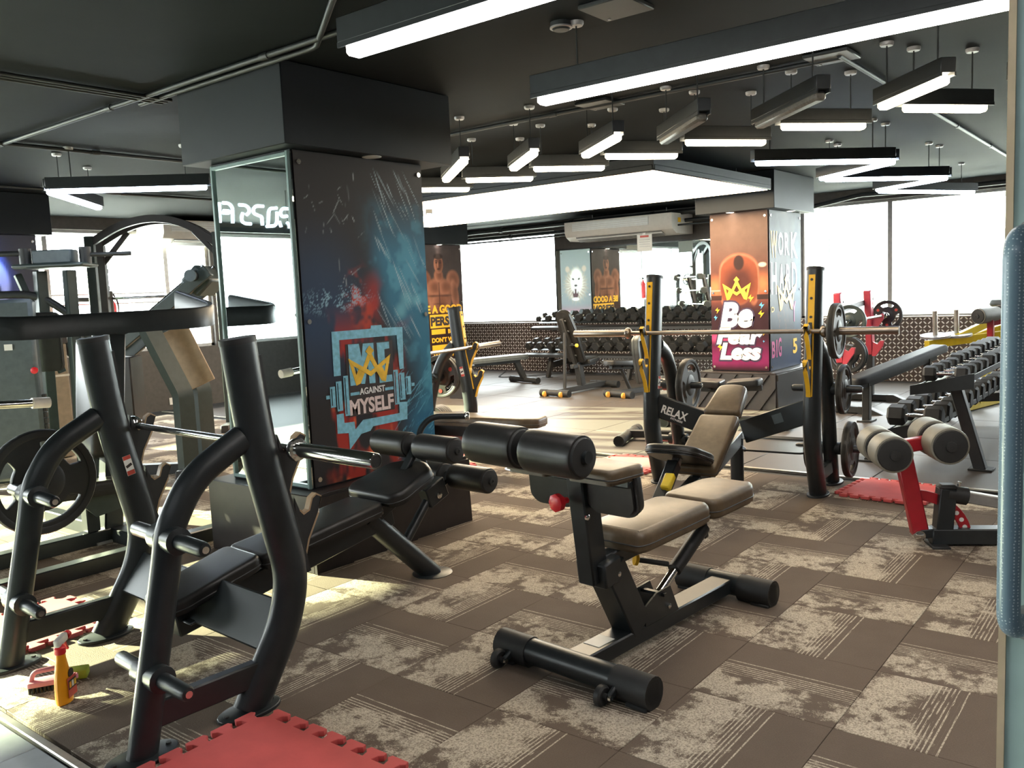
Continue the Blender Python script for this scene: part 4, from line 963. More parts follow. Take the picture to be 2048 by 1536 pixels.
plate(loc5(.385, -.44, .27), u5, .16, 'dark plate inside the lower frame of the incline bench', rubber, .04)
plate(loc5(.3, .44, .7), u5, .2, 'brown rimmed plate inside the far frame of the incline bench', plate_m, .05, spin=.2)

# ------------------------------------------------------------------ 4. flat press bench beside the column (same frame)
main2 = [(-.02, 1.32), (.02, .95), (.085, .62), (.11, .4), (.06, .25), (-.1, .012)]; back2 = [(-.04, 1.0), (-.17, .88), (-.25, .72), (-.32, .5), (-.42, .012)]
t = thing('flat_press_bench', 'black flat press bench half hidden by the near column', 'bench', (5.28, 5.14, 0), -80)
for y in (-.56, .56): oly_side(t, y, main2, back2, 1, hook='rail', hooks=((.979, 0), (.73, 0)), rail=(1.3, .6), sticker=y > 0)
mk('cross_plate', M().box((.06, 0, .3), (.04, 1.06, .16), None, .006), black, t); mk('spine_beam', M().bar((-.1, 0, .33), (.95, 0, .33), .08, .12), black, t)
upholstery('long_pad', (-.25, 0, .455), (1, 0, 0), (0, 1, 0), roundpoly([(0, -.13), (1.2, -.14), (1.36, -.1), (1.36, .1), (1.2, .14), (0, .13)], .04), .08, .022, t, padtan)
mk('centre_leg', M().cyl((.82, .06, .01), (.82, .06, .34), .045, 18), black, t); mk('foot_plate', M().lathe((.82, .06, 0), (0, 0, 1), [(.1, 0), (.1, .012), (0, .014)], 24), black, t)
a8 = R(-80); ux8 = V((cos(a8), sin(a8), 0)); uy8 = V((-sin(a8), cos(a8), 0)); o8 = V((5.28, 5.14, 0))
def loc8(s, y, z): return o8+ux8*s+uy8*y+V((0, 0, z))
barbell('pale barbell on the flat bench beside the column', loc8(.136, -1.05, .975), loc8(.136, 1.08, .975), .42, shaft=brushed, sleeve=brushed)
for i, (y, r, lab) in enumerate(((.65, .2, 'innermost plate of the upper stack on the flat bench by the column'), (.695, .2, 'second plate of the upper stack on the flat bench by the column'), (.735, .16, 'third plate of the upper stack on the flat bench by the column'), (.77, .16, 'outermost plate of the upper stack on the flat bench by the column'))):
    plate(loc8(-.265, y, .7), uy8, r, lab, black2 if i % 2 else plate_m, .034, dots=True, spin=.3*i)
for i in range(5): plate(loc8(-.37, .64+.036*i, .27), uy8, .145, ['first', 'second', 'third', 'fourth', 'fifth'][i]+' plate of the low tan stack on the flat bench by the column', plate_m, .032)

# ------------------------------------------------------------------ 5. small benches on the rubber floor
def ftube(t, s, w, wheels=False, r=.045):
    f = mk('foot_tube', M().tube([(s, -w, .06), (s, w, .06)], r, n=14), black2, t)
    for k in (-1, 1):
        mk('rubber_end', M().tube([(s, k*(w-.11), .055), (s, k*w, .055)], r*1.15, n=14), rubber, f)
        if wheels: mk('transport_wheel', M().lathe((s-.06, k*(w-.1)+.02, .045), (0, -1, 0), [(0, 0), (.02, 0), (.04, .008), (.04, .03), (.02, .038), (0, .038)], 16), gold, t)
def adj_bench(lab, loc, ang, back_a, back_h=.45):
    t = thing('adjustable_bench', lab, 'bench', loc, ang); ftube(t, 0, .24, True); ftube(t, 1.2, .24)
    mk('base_beam', M().bar((0, 0, .07), (1.2, 0, .07), .08, .07), black2, t)
    mk('post', M().bar((.62, 0, .1), (.56, 0, .4), .09, .1, (1, 0, 0)), black2, t); mk('seat_beam', M().bar((.4, 0, .38), (.95, 0, .4), .06, .06), black2, t)
    upholstery('seat_pad', (.62, 0, .47), V((1, 0, .08)), (0, 1, 0), roundpoly([(0, -.15), (.3, -.12), (.34, 0), (.3, .12), (0, .15)], .03), .07, .02, t, piping=False)
    d = V((-cos(R(back_a)), 0, sin(R(back_a)))); n = V((sin(R(back_a)), 0, cos(R(back_a))))
    o = V((.56, 0, .45))
    upholstery('back_pad', o+n*.02, d, (0, -1, 0), roundpoly([(0, -.14), (.5, -.14), (.76, -.11), (.8, -.05), (.8, .05), (.76, .11), (.5, .14), (0, .14)], .03), .07, .02, t, piping=False)
    bk = mk('back_beam', M().bar(o-n*.08, o-n*.08+d*.7, .06, .05, n), black2, t)
    for k in (.12, .3, .5, .66): mk('pad_bolt', M().bar(o-n*.07+d*k+V((0, -.06, 0)), o-n*.07+d*k+V((0, .06, 0)), .03, .02, n), black, bk)
    mk('back_strut', M().tube([(.22, 0, .09), o-n*.1+d*.5], .024), black2, t)
    kn = mk('pull_pin', M().cyl(o-n*.1+d*.3+V((0, -.02, 0)), o-n*.1+d*.3+V((0, -.12, 0)), .01, 8), black, t); mk('pin_knob', M().lathe(o-n*.1+d*.3+V((0, -.12, 0)), (0, -1, 0), [(.012, 0), (.026, .006), (.026, .03), (0, .034)], 12), yelp, kn)
    return t
adj_bench('adjustable bench with raised back facing the dumbbell rack by the wall', (9.55, 6.84, 0), -2, 66)
adj_bench('low flat adjustable bench with amber wheels behind the utility bench', (9.75, 5.95, 0), -12, 4)
t = thing('utility_bench', 'upright utility bench with grey back pad beside the incline bench', 'bench', (7.03, 4.22, 0), -74); ftube(t, .02, .36); ftube(t, 1.05, .2); mk('base_beam', M().bar((0, 0, .07), (1.05, 0, .07), .07, .07), black2, t)
mk('upright_post', M().sweep([(.2, 0, .05), (.26, 0, .5), (.16, 0, .95)], [(-.03, -.03), (.03, -.03), (.03, .03), (-.03, .03)], hint=(1, 0, 0), fil=.2), black2, t)
upholstery('back_pad', (.21, 0, .56), V((-.12, 0, 1)), (0, -1, 0), roundpoly([(0, -.13), (.3, -.14), (.42, -.09), (.45, 0), (.42, .09), (.3, .14), (0, .13)], .03), .07, .02, t, greyv)
mk('seat_beam', M().bar((.24, 0, .36), (.6, 0, .4), .06, .06), black2, t); upholstery('seat_pad', (.3, 0, .47), V((1, 0, .05)), (0, 1, 0), roundpoly([(0, -.15), (.38, -.13), (.38, .13), (0, .15)], .04), .07, .02, t, greyv); bolt(t, (.24, -.03, .3), (0, -1, 0))
t = thing('flat_bench', 'long flat bench in the glare before the tall back window', 'bench', (10.9, 8.4, 0), 165); ftube(t, 0, .35); ftube(t, 1.3, .3)
mk('leg', M().bar((0, 0, .07), (.18, 0, .4), .07, .09, (1, 0, 0)), black2, t); mk('leg', M().bar((1.3, 0, .07), (1.2, 0, .4), .07, .09, (1, 0, 0)), black2, t); mk('seat_beam', M().bar((.1, 0, .38), (1.3, 0, .38), .08, .08), black2, t)
upholstery('long_pad', (-.02, 0, .47), (1, 0, 0), (0, 1, 0), roundpoly([(0, -.12), (.1, -.15), (1.35, -.15), (1.35, .15), (.1, .15), (0, .12)], .03), .08, .02, t, greyv)
t = thing('box_step', 'low dark wooden step by the base of the bodybuilder column', 'step', (9.0, 8.05, 0), 10); mk('body', M().box((0, 0, .22), (.2, .3, .44), bev=.01), based, t); mk('tread', M().box((0, 0, .45), (.23, .33, .03), bev=.008), black2, t)
t = adj_bench('flat adjustable bench with amber pins at the base of the far column', (8.05, 4.3, 0), -78, 3)

# ------------------------------------------------------------------ 6. dumbbells and racks
def dumbbell(r, hl, gl):
    t = thing('dumbbell', 'x', 'dumbbell'); hd = M().lathe((0, 0, 0), (1, 0, 0), [(0, 0), (r*.8, 0), (r, .016), (r, hl-.016), (r*.8, hl), (0, hl)], 6, pi/6)
    for s in (-1, 1):
        k = M(); k.v = [V((s*(gl/2+p.x), p.y, p.z)) for p in hd.v]; k.f = [f[::s] for f in hd.f]; mk('hex_head', k, rubber, t, smooth=20)
    mk('grip', M().lathe((-gl/2, 0, 0), (1, 0, 0), [(.016, 0), (.013, .02), (.016, gl/2), (.013, gl-.02), (.016, gl)], 10), chrome, t)
    return t
DB = [dumbbell(.05, .075, .12), dumbbell(.06, .09, .12), dumbbell(.07, .105, .125), dumbbell(.082, .125, .13)]
used = [False]*4; ORD = ['first', 'second', 'third', 'fourth', 'fifth', 'sixth', 'seventh', 'eighth', 'ninth', 'tenth', 'eleventh', 'twelfth', 'thirteenth', 'fourteenth', 'fifteenth', 'sixteenth', 'seventeenth', 'eighteenth', 'nineteenth', 'twentieth']
def put(k, loc, rot, label, group):
    if not used[k]: used[k] = True; d = DB[k]; d.location = loc; d.rotation_euler = rot; d['label'] = label; d['group'] = group; return d
    return dup(DB[k], loc, 0, label, group, rot)
def tray(t, y0, y1, xf, xb, zf, zb, name='shelf'):
    """sloping angle shelf, long axis y"""
    ti = V((xb-xf, 0, zb-zf)); nn = V((-ti.z, 0, ti.x)).normalized(); ym = (y0+y1)/2
    for k0, k1 in ((0, .3), (.7, 1)): mk('shelf_rail', M().bar(V((xf, ym, zf))+ti*k0, V((xf, ym, zf))+ti*k1, y1-y0, .01, nn, .002), black2, t)
    mk('shelf_lip', M().box((xf, ym, zf-.012), (.01, y1-y0, .045), None, .002), black2, t); mk('shelf_lip', M().box((xb, ym, zb+.015), (.01, y1-y0, .03), None, .002), black2, t)
    for y in (8.5, 6.95, 5.4): mk('shelf_arm', M().bar((xf, y, zf-.03), (xb, y, zb-.03), .05, .04), black2, t)
t = thing('dumbbell_rack', 'two tier dumbbell rack along the diamond plate wall', 'rack', (12.0, 6.9, 0), world=True)
for y in (8.5, 6.95, 5.4):
    mk('rack_leg', M().bar((11.68, y, .0), (11.86, y, .5), .06, .08, (1, 0, .3)), black2, t); mk('rack_leg', M().bar((12.42, y, 0), (12.12, y, .95), .06, .09, (1, 0, .3)), black2, t)
    mk('leg_brace', M().bar((11.76, y, .2), (12.34, y, .25), .05, .1), black2, t)
    for x in (11.66, 12.42): mk('foot_pad', M().box((x, y, .008), (.16, .12, .014), None, .003), rubber, t)
tray(t, 4.75, 8.98, 11.62, 11.98, .38, .47); tray(t, 4.75, 8.98, 11.88, 12.22, .82, .92)
gq = 'hex dumbbells on the wall rack'
for i in range(19):
    k = min(2, i//4+1) if i else 0; put(k, (12.06, 8.86-.212*i, .955+[.06, .07, .08, .09][k]*.8), (0, R(-16), 0), f'dark hex dumbbell, upper tier of wall rack, {ORD[i]} from tall window', gq)
for i in range(18):
    k = 2 if i < 5 else 3; put(k, (11.81, 8.88-.228*i, .50+[.06, .07, .08, .09][k]*.8), (0, R(-14), 0), f'dark hex dumbbell, lower tier of wall rack, {ORD[i]} from tall window', gq)
t = thing('dumbbell_rack', 'two tier dumbbell rack end on beside the red ab bench', 'rack', (8.2, 1.5, 0), world=True)
for x in (7.0, 9.4):
    mk('rack_leg', M().bar((x, 1.2, 0), (x, 1.4, .7), .09, .08, (0, 1, .3)), black2, t); mk('rack_leg', M().bar((x, 2.0, 0), (x, 1.72, .29), .08, .07, (0, 1, .3)), black2, t); mk('leg_brace', M().bar((x, 1.28, .26), (x, 1.78, .22), .05, .08), black2, t)
    for y in (1.2, 2.02): mk('foot_pad', M().box((x, y, .016), (.14, .16, .014), None, .003), rubber, t)
for a, b, zf, zb in ((1.8, 1.44, .29, .36), (1.6, 1.22, .63, .70)):
    for k0, k1 in ((0, .3), (.7, 1)):
        p_, q_ = V((8.25, a, zf)), V((8.25, b, zb)); mk('shelf_rail', M().bar(p_.lerp(q_, k0), p_.lerp(q_, k1), 3.1, .012, V((0, zb-zf, a-b)), .002), black2, t)
    mk('shelf_lip', M().box((8.25, a, zf-.012), (3.1, .012, .05), None, .002), black2, t); mk('shelf_lip', M().box((8.25, b, zb+.01), (3.1, .012, .04), None, .002), black2, t)
    mk('end_plate', prism([[(a+.02, zf-.05), (a+.02, zf+.02), (b-.02, zb+.05), (b-.02, zb-.06)]], .012, MX.Translation((6.7, 0, 0)) @ MX.Rotation(R(90), 4, 'Z') @ MX.Rotation(R(90), 4, 'X')), black, t)
gq2 = 'hex dumbbells on the end on rack'
for i in range(12):
    k = min(3, i//4+1); put(k, (6.84+.235*i, 1.41, .676+[.05, .06, .07, .082][k]*.87), (R(-10.4), 0, R(90)), f'dark hex dumbbell, upper tier of end on rack, {ORD[i]} from near end', gq2)
for i in range(11):
    k = 3; put(k, (6.86+.26*i, 1.62, .336+.082*.87), (R(-11), 0, R(90)), f'dark hex dumbbell, lower tier of end on rack, {ORD[i]} from near end', gq2)
# ------------------------------------------------------------------ 7. red uprights press by the windows
t = thing('shoulder_press_rack', 'red upright press rack with loaded bar before the door side window', 'rack', (9.9, 2.95, 0), world=True)
for x in (9.36, 10.42):
    mk('red_upright', M().bar((x, 2.95, .56), (x-.1, 2.95, 1.3), .075, .11, (1, 0, 0), .01), redst2, t); mk('lower_post', M().bar((x+.06, 2.97, .02), (x, 2.95, .6), .07, .09, (1, 0, 0)), black2, t)
    mk('foot_beam', M().bar((x+.06, 3.35, .05), (x+.06, 2.72, .05), .08, .07), black2, t)
    mk('foot_pad', prism([[(2.5, .0), (2.78, .0), (2.78, .09), (2.7, .09)]], .12, MX.Translation((x+.06, 0, 0)) @ MX.Rotation(R(90), 4, 'Z') @ MX.Rotation(R(90), 4, 'X'), .004), black2, t)
    for z in (.98, .68): mk('bar_hook', prism([[(2.92, z-.14), (2.88, z-.14), (2.8, z-.02), (2.79, z+.04), (2.83, z+.04), (2.86, z), (2.92, z+.03)]], .03, MX.Translation((x-.04, 0, 0)) @ MX.Rotation(R(90), 4, 'Z') @ MX.Rotation(R(90), 4, 'X'), .003), redst2, t)
    for z in (1.2, 1.1): mk('pin_hole', M().cyl((x-.09, 2.893, z), (x-.09, 2.9, z), .012, 10), black2, t)
    mk('plate_peg', M().cyl((x+.02, 2.95, .62), (x+.3, 2.95, .62), .025, 14), alu, t)
mk('cross_bar', M().bar((9.28, 3.0, 1.1), (10.34, 3.0, 1.16), .05, .06), black2, t); mk('cross_bar', M().bar((9.42, 2.97, .2), (10.48, 2.97, .2), .06, .08), black2, t)
barbell('loaded bar on the red press rack', (8.95, 2.82, 1.0), (10.85, 2.82, 1.0), .38, shaft=brushed)
plate((10.62, 2.82, 1.0), (1, 0, 0), .17, 'dark plate on the window end of the red rack bar', rubber, .04, dots=True)
plate((9.22, 2.82, 1.0), (1, 0, 0), .17, 'pale centred plate on the column end of the red rack bar', greyst, .04)
plate((9.55, 2.95, .62), (1, 0, 0), .2, 'dark plate hung low between the red rack uprights', rubber, .05); plate((9.62, 2.95, .62), (1, 0, 0), .2, 'second dark plate hung low between the red rack uprights', rubber, .04)
t = thing('inclined_bench', 'long black inclined bench behind the end on dumbbell rack', 'bench', (9.3, 2.45, 0), world=True)
o, q = V((8.72, 2.66, .46)), V((9.95, 2.17, .69)); d = (q-o).normalized()
upholstery('long_pad', o, d, V((-d.y, d.x, 0))*1, roundpoly([(0, -.07), (.1, -.1), (1.45, -.1), (1.45, .1), (.1, .1), (0, .07)], .04), .08, .03, t, rubber, piping=False)
mk('pad_beam', M().bar(o+V((0, 0, -.11))+d*.1, q+V((0, 0, -.11)), .08, .06), black2, t)
mk('support_leg', M().bar((8.95, 2.57, .02), (8.95, 2.57, .4), .07, .09, (1, 0, 0)), black2, t); mk('support_leg', M().bar((9.85, 2.21, .02), (9.85, 2.21, .58), .07, .09, (1, 0, 0)), black2, t)
for p in ((8.95, 2.57), (9.85, 2.21)): mk('foot_plate', M().box((*p, .016), (.2, .14, .018), None, .003), black2, t)
# yellow leg machine behind the rack
t = thing('leg_curl_machine', 'yellow framed machine with pale rollers at the windows behind the dumbbells', 'machine', (10.9, 1.2, 0), world=True)
mk('base_frame', M().bar((9.9, 1.5, .06), (11.6, 1.1, .06), .1, .09), yelp, t); mk('post', M().bar((10.2, 1.43, .06), (10.6, 1.33, .7), .1, .12, (1, 0, 0)), yelp, t); mk('post', M().bar((11.4, 1.15, .06), (11.3, 1.17, .9), .1, .12, (1, 0, 0)), yelp, t)
mk('peg_beam', M().bar((10.55, 2.0, .66), (11.3, 1.3, .74), .09, .09), yelp, t); mk('swing_arm', M().bar((10.8, 1.75, .72), (11.5, 1.25, 1.0), .07, .08), yelp, t); mk('swing_arm', M().bar((11.0, 1.62, .7), (11.6, 1.12, .9), .1, .1), yelp, t)
for x, y in ((10.65, 1.93), (10.85, 1.75)):
    p = mk('plate_peg', M().cyl((x, y, .7), (x-.04, y, 1.04), .026, 14), trim_m, t); mk('peg_disc', M().cyl((x, y, .74), (x-.003, y, .765), .16, 20), alu, t)
mk('red_arm', M().bar((10.5, 1.35, .72), (10.5, 1.35, .95), .06, .1, (1, 0, 0)), redst, t); mk('red_arm', M().bar((10.5, 1.36, .9), (11.0, 1.0, .98), .06, .07), redst, t)
roller('leg_roller', (10.35, 1.45, .98), (10.62, 1.32, .99), .085, cream, t); roller('leg_roller', (10.68, 1.3, 1.0), (10.9, 1.2, 1.01), .085, cream, t)
upholstery('curved_pad', (10.75, 1.35, 1.15), V((.6, -.5, -.3)), V((.5, .6, 0)), roundpoly([(0, -.1), (.45, -.1), (.45, .1), (0, .1)], .05), .07, .025, t, greyv, piping=False)

t.location.y += .38
# ------------------------------------------------------------------ 8. red ab bench at the right
t = thing('red_abdominal_bench', 'red and black bench with four cream rollers beside the door handle', 'bench', (4.9, 1.1, 0), -60)
mk('base_beam', M().bar((.02, 0, .06), (1.25, 0, .06), .09, .085), black, t); mk('front_post', M().bar((.08, 0, .06), (.1, 0, .32), .085, .085, (1, 0, 0)), black, t)
mk('post_cap', M().box((.1, 0, .325), (.09, .09, .03), None, .014), rubber, t); mk('foot_pad', M().box((.05, 0, .012), (.09, .2, .022), None, .006), rubber, t)
mk('pivot_lug', M().bar((.06, 0, .08), (-.05, 0, .07), .07, .05), black, t); bolt(t, (-.045, -.04, .065), (0, -1, 0), .026); mk('pivot_ring', M().cyl((-.045, -.045, .065), (-.045, .045, .065), .03, 16), chrome, t)
mk('red_upright', M().bar((-.03, 0, .06), (-.125, 0, .52), .06, .085, (1, 0, 0)), redst, t); mk('red_cross_arm', M().bar((-.22, 0, .53), (.06, 0, .575), .055, .07), redst, t)
arc = [(-.07+.30*sin(R(a)), .0+.27*cos(R(a))) for a in range(5, 92, 8)]; arc += [(-.07+.245*sin(R(a)), .0+.215*cos(R(a))) for a in range(91, 4, -8)]
hl = [[(-.07+.272*sin(R(a))+.012*cos(k*pi/4), .242*cos(R(a))+.012*sin(k*pi/4)) for k in range(8)] for a in (30, 42, 54, 64, 74)]
mk('adjusting_quadrant', prism([[(x, z+.04) for x, z in l] for l in [arc]+hl], .016, MX.Rotation(R(90), 4, 'X'), .002), redst, t)
for a in (30, 42, 54, 64, 74): mk('quadrant_hole', M().cyl((-.07+.272*sin(R(a)), -.0095, .242*cos(R(a))+.04), (-.07+.272*sin(R(a)), -.0085, .242*cos(R(a))+.04), .012, 10), stick_w, t)
mk('incline_tube', M().bar((.12, 0, .285), (.75, 0, .16), .06, .06), alu, t); mk('tube_socket', M().cyl((.1, 0, .29), (.2, 0, .27), .048, 14), black2, t)
mk('pop_pin', M().cyl((.16, 0, .31), (.165, 0, .35), .01, 10), chrome, t)
mk('seat_stem', M().bar((.62, 0, .2), (.62, 0, .42), .05, .06, (1, 0, 0)), redst, t)
upholstery('seat_pad', (.42, 0, .44), V((1, 0, -.05)), (0, 1, 0), roundpoly([(0, -.15), (.7, -.15), (.7, .15), (0, .15)], .04), .085, .025, t, leather)
for x, z in ((-.215, .535), (.055, .575)):
    mk('roller_axle', M().cyl((x, -.21, z), (x, .24, z), .016), black2, t)
    for s in (-1, 1): roller('foot_roller', (x, s*.035+.01, z), (x, s*.2+.01, z), .096, cream, t)

# ------------------------------------------------------------------ 9. machines on the left
t = thing('chest_press_machine', 'black chest press machine with a wide curved arm behind the decline bench', 'machine', (2.6, 5.3, 0), world=True)
mk('base_rail', M().bar((1.3, 5.32, .05), (3.0, 5.32, .05), .09, .09), black, t); mk('base_rail', M().bar((1.3, 4.75, .05), (3.0, 4.75, .05), .09, .09), black, t)
mk('base_cross', M().bar((1.4, 4.7, .05), (1.4, 5.4, .05), .09, .09), black, t); mk('base_cross', M().bar((2.6, 4.75, .05), (2.6, 6.2, .05), .09, .09), black, t)
mk('main_post', M().bar((2.58, 5.36, .02), (2.72, 5.36, 1.36), .15, .12, (1, 0, 0), .01), black, t); mk('post_tube', M().tube([(2.47, 5.34, .1), (2.56, 5.34, .9), (2.62, 5.34, 1.3)], .035, fil=.2), greyst, t)
mk('foot_bracket', M().box((2.58, 5.36, .015), (.24, .2, .02), None, .004), alu, t)
pr = [(-.022, -.066), (.022, -.066), (.026, .05), (.014, .066), (-.014, .066), (-.026, .05)]
mk('curved_arm', M().sweep([(1.88, 5.9, 1.46), (1.95, 5.16, 1.365), (3.36, 5.12, 1.375), (3.42, 5.75, 1.5)], pr, fil=.24, nf=10), black, t)
mk('arm_plate', M().box((2.72, 5.24, 1.40), (.6, .14, .02), None, .004), greyst, t)
mk('arm_pivot', M().cyl((2.72, 5.2, 1.33), (2.72, 5.45, 1.33), .035, 16), black, t)
upholstery('back_pad', (2.47, 5.36, .55), V((.09, 0, 1)), (0, 1, 0), roundpoly([(0, -.12), (.74, -.12), (.74, .12), (0, .12)], .05), .13, .03, t, leather)
upholstery('seat_pad', (2.2, 5.3, .44), V((1, 0, -.05)), (0, 1, 0), roundpoly([(0, -.16), (.5, -.18), (.5, .18), (0, .16)], .04), .09, .025, t, leather)
mk('seat_stem', M().bar((2.45, 5.3, .1), (2.45, 5.3, .38), .08, .08, (1, 0, 0)), black, t); mk('seat_plate', prism([[(2.3, .36), (2.56, .36), (2.6, .22), (2.45, .2)]], .012, MX.Translation((0, 5.22, 0)) @ MX.Rotation(R(90), 4, 'X')), greyst, t)
hp = mk('press_handle', M().tube([(1.72, 5.3, 1.36), (1.68, 5.0, .985), (2.13, 4.985, .955)], .022, fil=.08), chrome, t); mk('handle_grip', M().cyl((2.05, 4.986, .96), (2.14, 4.984, .954), .03, 14), clearp, hp)
# tall shrouded pec machine further left
t = thing('pec_fly_machine', 'tall pec fly machine with grey shroud and weight stack at the left edge', 'machine', (3.2, 7.9, 0), world=True)
mk('stack_shroud', M().box((2.95, 7.75, .82), (.62, .16, 1.5), MX.Rotation(R(-35), 3, 'Z'), .03), bluegrey, t)
for x, y in ((3.5, 8.15), (3.68, 7.98)): mk('tall_post', M().bar((x, y, .02), (x+.02, y-.02, 1.82), .09, .09, (1, 0, 0)), greyst, t)
mk('diagonal_post', M().bar((3.62, 8.1, .9), (3.4, 8.3, 1.8), .05, .06, (1, 0, 0)), greyst, t)
mk('top_plate', M().box((3.62, 8.03, 1.86), (.62, .34, .04), MX.Rotation(R(-50), 3, 'Z'), .015), greyst, t); mk('top_housing', M().box((3.62, 8.02, 1.94), (.34, .16, .12), MX.Rotation(R(-50), 3, 'Z'), .01), bluegrey, t)
for p in ((3.44, 8.2), (3.8, 7.84)): mk('cam_drum', M().cyl((*p, 1.86), (*p, 2.02), .05, 16), black2, t)
mk('swing_arm', M().tube([(3.44, 8.2, 1.98), (3.2, 8.4, 1.98), (2.9, 8.55, 1.9)], .025, fil=.1), black2, t); mk('swing_arm', M().tube([(3.8, 7.84, 1.95), (4.1, 7.6, 1.95)], .02), black2, t)
mk('curved_tube', M().tube([(3.2, 8.35, 1.62), (3.5, 8.15, 1.62), (3.8, 7.9, 1.3), (3.85, 7.85, .4)], .035, fil=.2), black2, t)
upholstery('arm_pad', (3.36, 7.75, .95), V((0, 0, 1)), V((.75, -.6, 0)), roundpoly([(0, -.13), (.5, -.13), (.5, .13), (0, .13)], .05), .1, .03, t, leather)
mk('stack_guide', M().bar((3.18, 7.62, .1), (3.18, 7.62, 1.5), .08, .06, (1, 0, 0)), black2, t)
for k in range(12): mk('weight_slab', M().box((3.17, 7.58, .2+.05*k), (.12, .05, .044), MX.Rotation(R(-40), 3, 'Z'), .003), rubber, t)
mk('selector_pin', M().lathe((3.15, 7.53, .98), (-.6, -.8, 0), [(.012, 0), (.012, .02), (.028, .03), (.028, .045), (0, .055)], 12), redp, t); mk('base_beam', M().bar((2.6, 8.2, .05), (4.0, 7.6, .05), .1, .09), black2, t)
for k in (0, 1): mk('seat_icon', M().box((2.86+.13*k, 7.70-.09*k, 1.18), (.06, .004, .05), MX.Rotation(R(-35), 3, 'Z')), stick_w, t)
# arched smith machine by the windows
t = thing('smith_machine', 'arched smith machine with brown posts before the bright left windows', 'machine', (5.5, 9.4, 0), world=True)
A, B = V((5.02, 10.0, 0)), V((5.98, 8.98, 0)); dd = (B-A).normalized(); nn = V((-dd.y, dd.x, 0))
for P_ in (A, B):
    mk('front_post', M().bar(P_+V((0, 0, .02)), P_+V((0, 0, 2.3)), .09, .11, dd), based, t); mk('rear_post', M().bar(P_-nn*.28+V((0, 0, .02)), P_-nn*.28+V((0, 0, 2.28)), .08, .1, dd), greyst, t)
    mk('guide_rod', M().cyl(P_+nn*.1+V((0, 0, .1)), P_+nn*.1+V((0, 0, 2.25)), .014, 10), chrome, t); mk('foot_beam', M().bar(P_+nn*.5+V((0, 0, .05)), P_-nn*.6+V((0, 0, .05)), .09, .09), black2, t)
    for z in (1.9, 1.7): mk('rod_clamp', M().box(P_+nn*.06+V((0, 0, z)), (.08, .08, .05), None, .004), black2, t)
mid = (A+B)/2
for k in (0, .28): mk('arch_tube', M().sweep([A-nn*k+V((0, 0, 2.2)), A-nn*k+dd*.35+V((0, 0, 2.4)), mid-nn*k+V((0, 0, 2.47)), B-nn*k-dd*.35+V((0, 0, 2.4)), B-nn*k+V((0, 0, 2.15))], [(-.03, -.04), (.03, -.04), (.03, .04), (-.03, .04)], fil=.3, nf=8), based, t)
for P_, s in ((A, 1), (B, -1)):
    mk('corner_gusset', M().bar(P_+V((0, 0, 1.95)), P_+dd*s*.33+V((0, 0, 2.33)), .03, .06), based, t)
sb = mk('sliding_bar', M().cyl(A-dd*.38+nn*.1+V((0, 0, 1.58)), B+dd*.38+nn*.1+V((0, 0, 1.58)), .016, 12), chrome, t)
for P_, s in ((A, -1), (B, 1)):
    mk('bar_sleeve', M().cyl(P_+dd*s*.12+nn*.1+V((0, 0, 1.58)), P_+dd*s*.4+nn*.1+V((0, 0, 1.58)), .026, 14), brushed, sb); mk('bar_carriage', M().box(P_+nn*.1+V((0, 0, 1.52)), (.1, .1, .3), None, .01), black2, t)
plate(A-dd*.13+nn*.1+V((0, 0, 1.58)), dd, .15, 'plate on the bar of the arched smith machine', greyst, .04)
for i in range(4): plate(A-dd*(.3-.05*i)-nn*.28+V((0, 0, 1.12)), dd, .19, ['first', 'second', 'third', 'fourth'][i]+' dark plate racked behind the arched smith machine', rubber, .045)
t = thing('plate_horn_post', 'dark bent tube post carrying plates by the left windows', 'rack', (4.45, 10.75, 0)); mk('post', M().tube([(0, 0, 0), (0, 0, 1.55), (.15, -.12, 1.7)], .06, fil=.12, hint=(1, 1, 0)), black2, t); mk('base', M().lathe((0, 0, 0), (0, 0, 1), [(.2, 0), (.2, .02), (0, .025)], 20), black2, t)
# angled leg press sled
t = thing('leg_press_machine', 'angled sled machine with bent grey frame left of the near column', 'machine', (3.9, 6.7, 0), world=True)
hx = V((.62, -.78, 0)); h0 = V((3.98, 6.98, 0)); ny = V((.78, .62, 0))
def H(a, z, b=0): return h0+hx*a+ny*b+V((0, 0, z))
for b in (-.22, .22):
    mk('slide_rail', M().bar(H(-.5, .98, b), H(.52, 1.74, b), .06, .1), greyst, t); mk('guide_rod', M().cyl(H(-.45, 1.1, b*.6), H(.45, 1.78, b*.6), .02, 12), chrome, t)
    mk('bent_frame', M().sweep([H(-.02, 1.28, b), H(.22, .72, b), H(.22, .02, b)], [(-.05, -.07), (.05, -.07), (.05, .07), (-.05, .07)], hint=(1, 0, 0), fil=.04), greyst, t)
mk('frame_infill', M().bar(H(.03, 1.24), H(.24, .74), .4, .02, ny), tanw, t)
mk('sled_block', M().box(H(.4, 1.66), (.2, .4, .2), MX.Rotation(R(-51), 3, 'Z') @ MX.Rotation(R(-44), 3, 'Y'), .02), greyst, t)
mk('sled_horn', M().cyl(H(.4, 1.7, -.3), H(.4, 1.7, .45), .045, 16), black, t); mk('horn_end', M().cyl(H(.4, 1.7, -.31), H(.4, 1.7, -.33), .05, 16), bluegrey, t)
mk('pivot_disc', M().lathe(H(-.52, .98, -.3), -ny, [(.09, 0), (.09, .02), (.05, .025), (.045, .04), (0, .05)], 20), bluegrey, t); mk('lever', M().bar(H(-.52, .98, -.28), H(-.38, .38, -.28), .03, .08, ny), greyst, t)
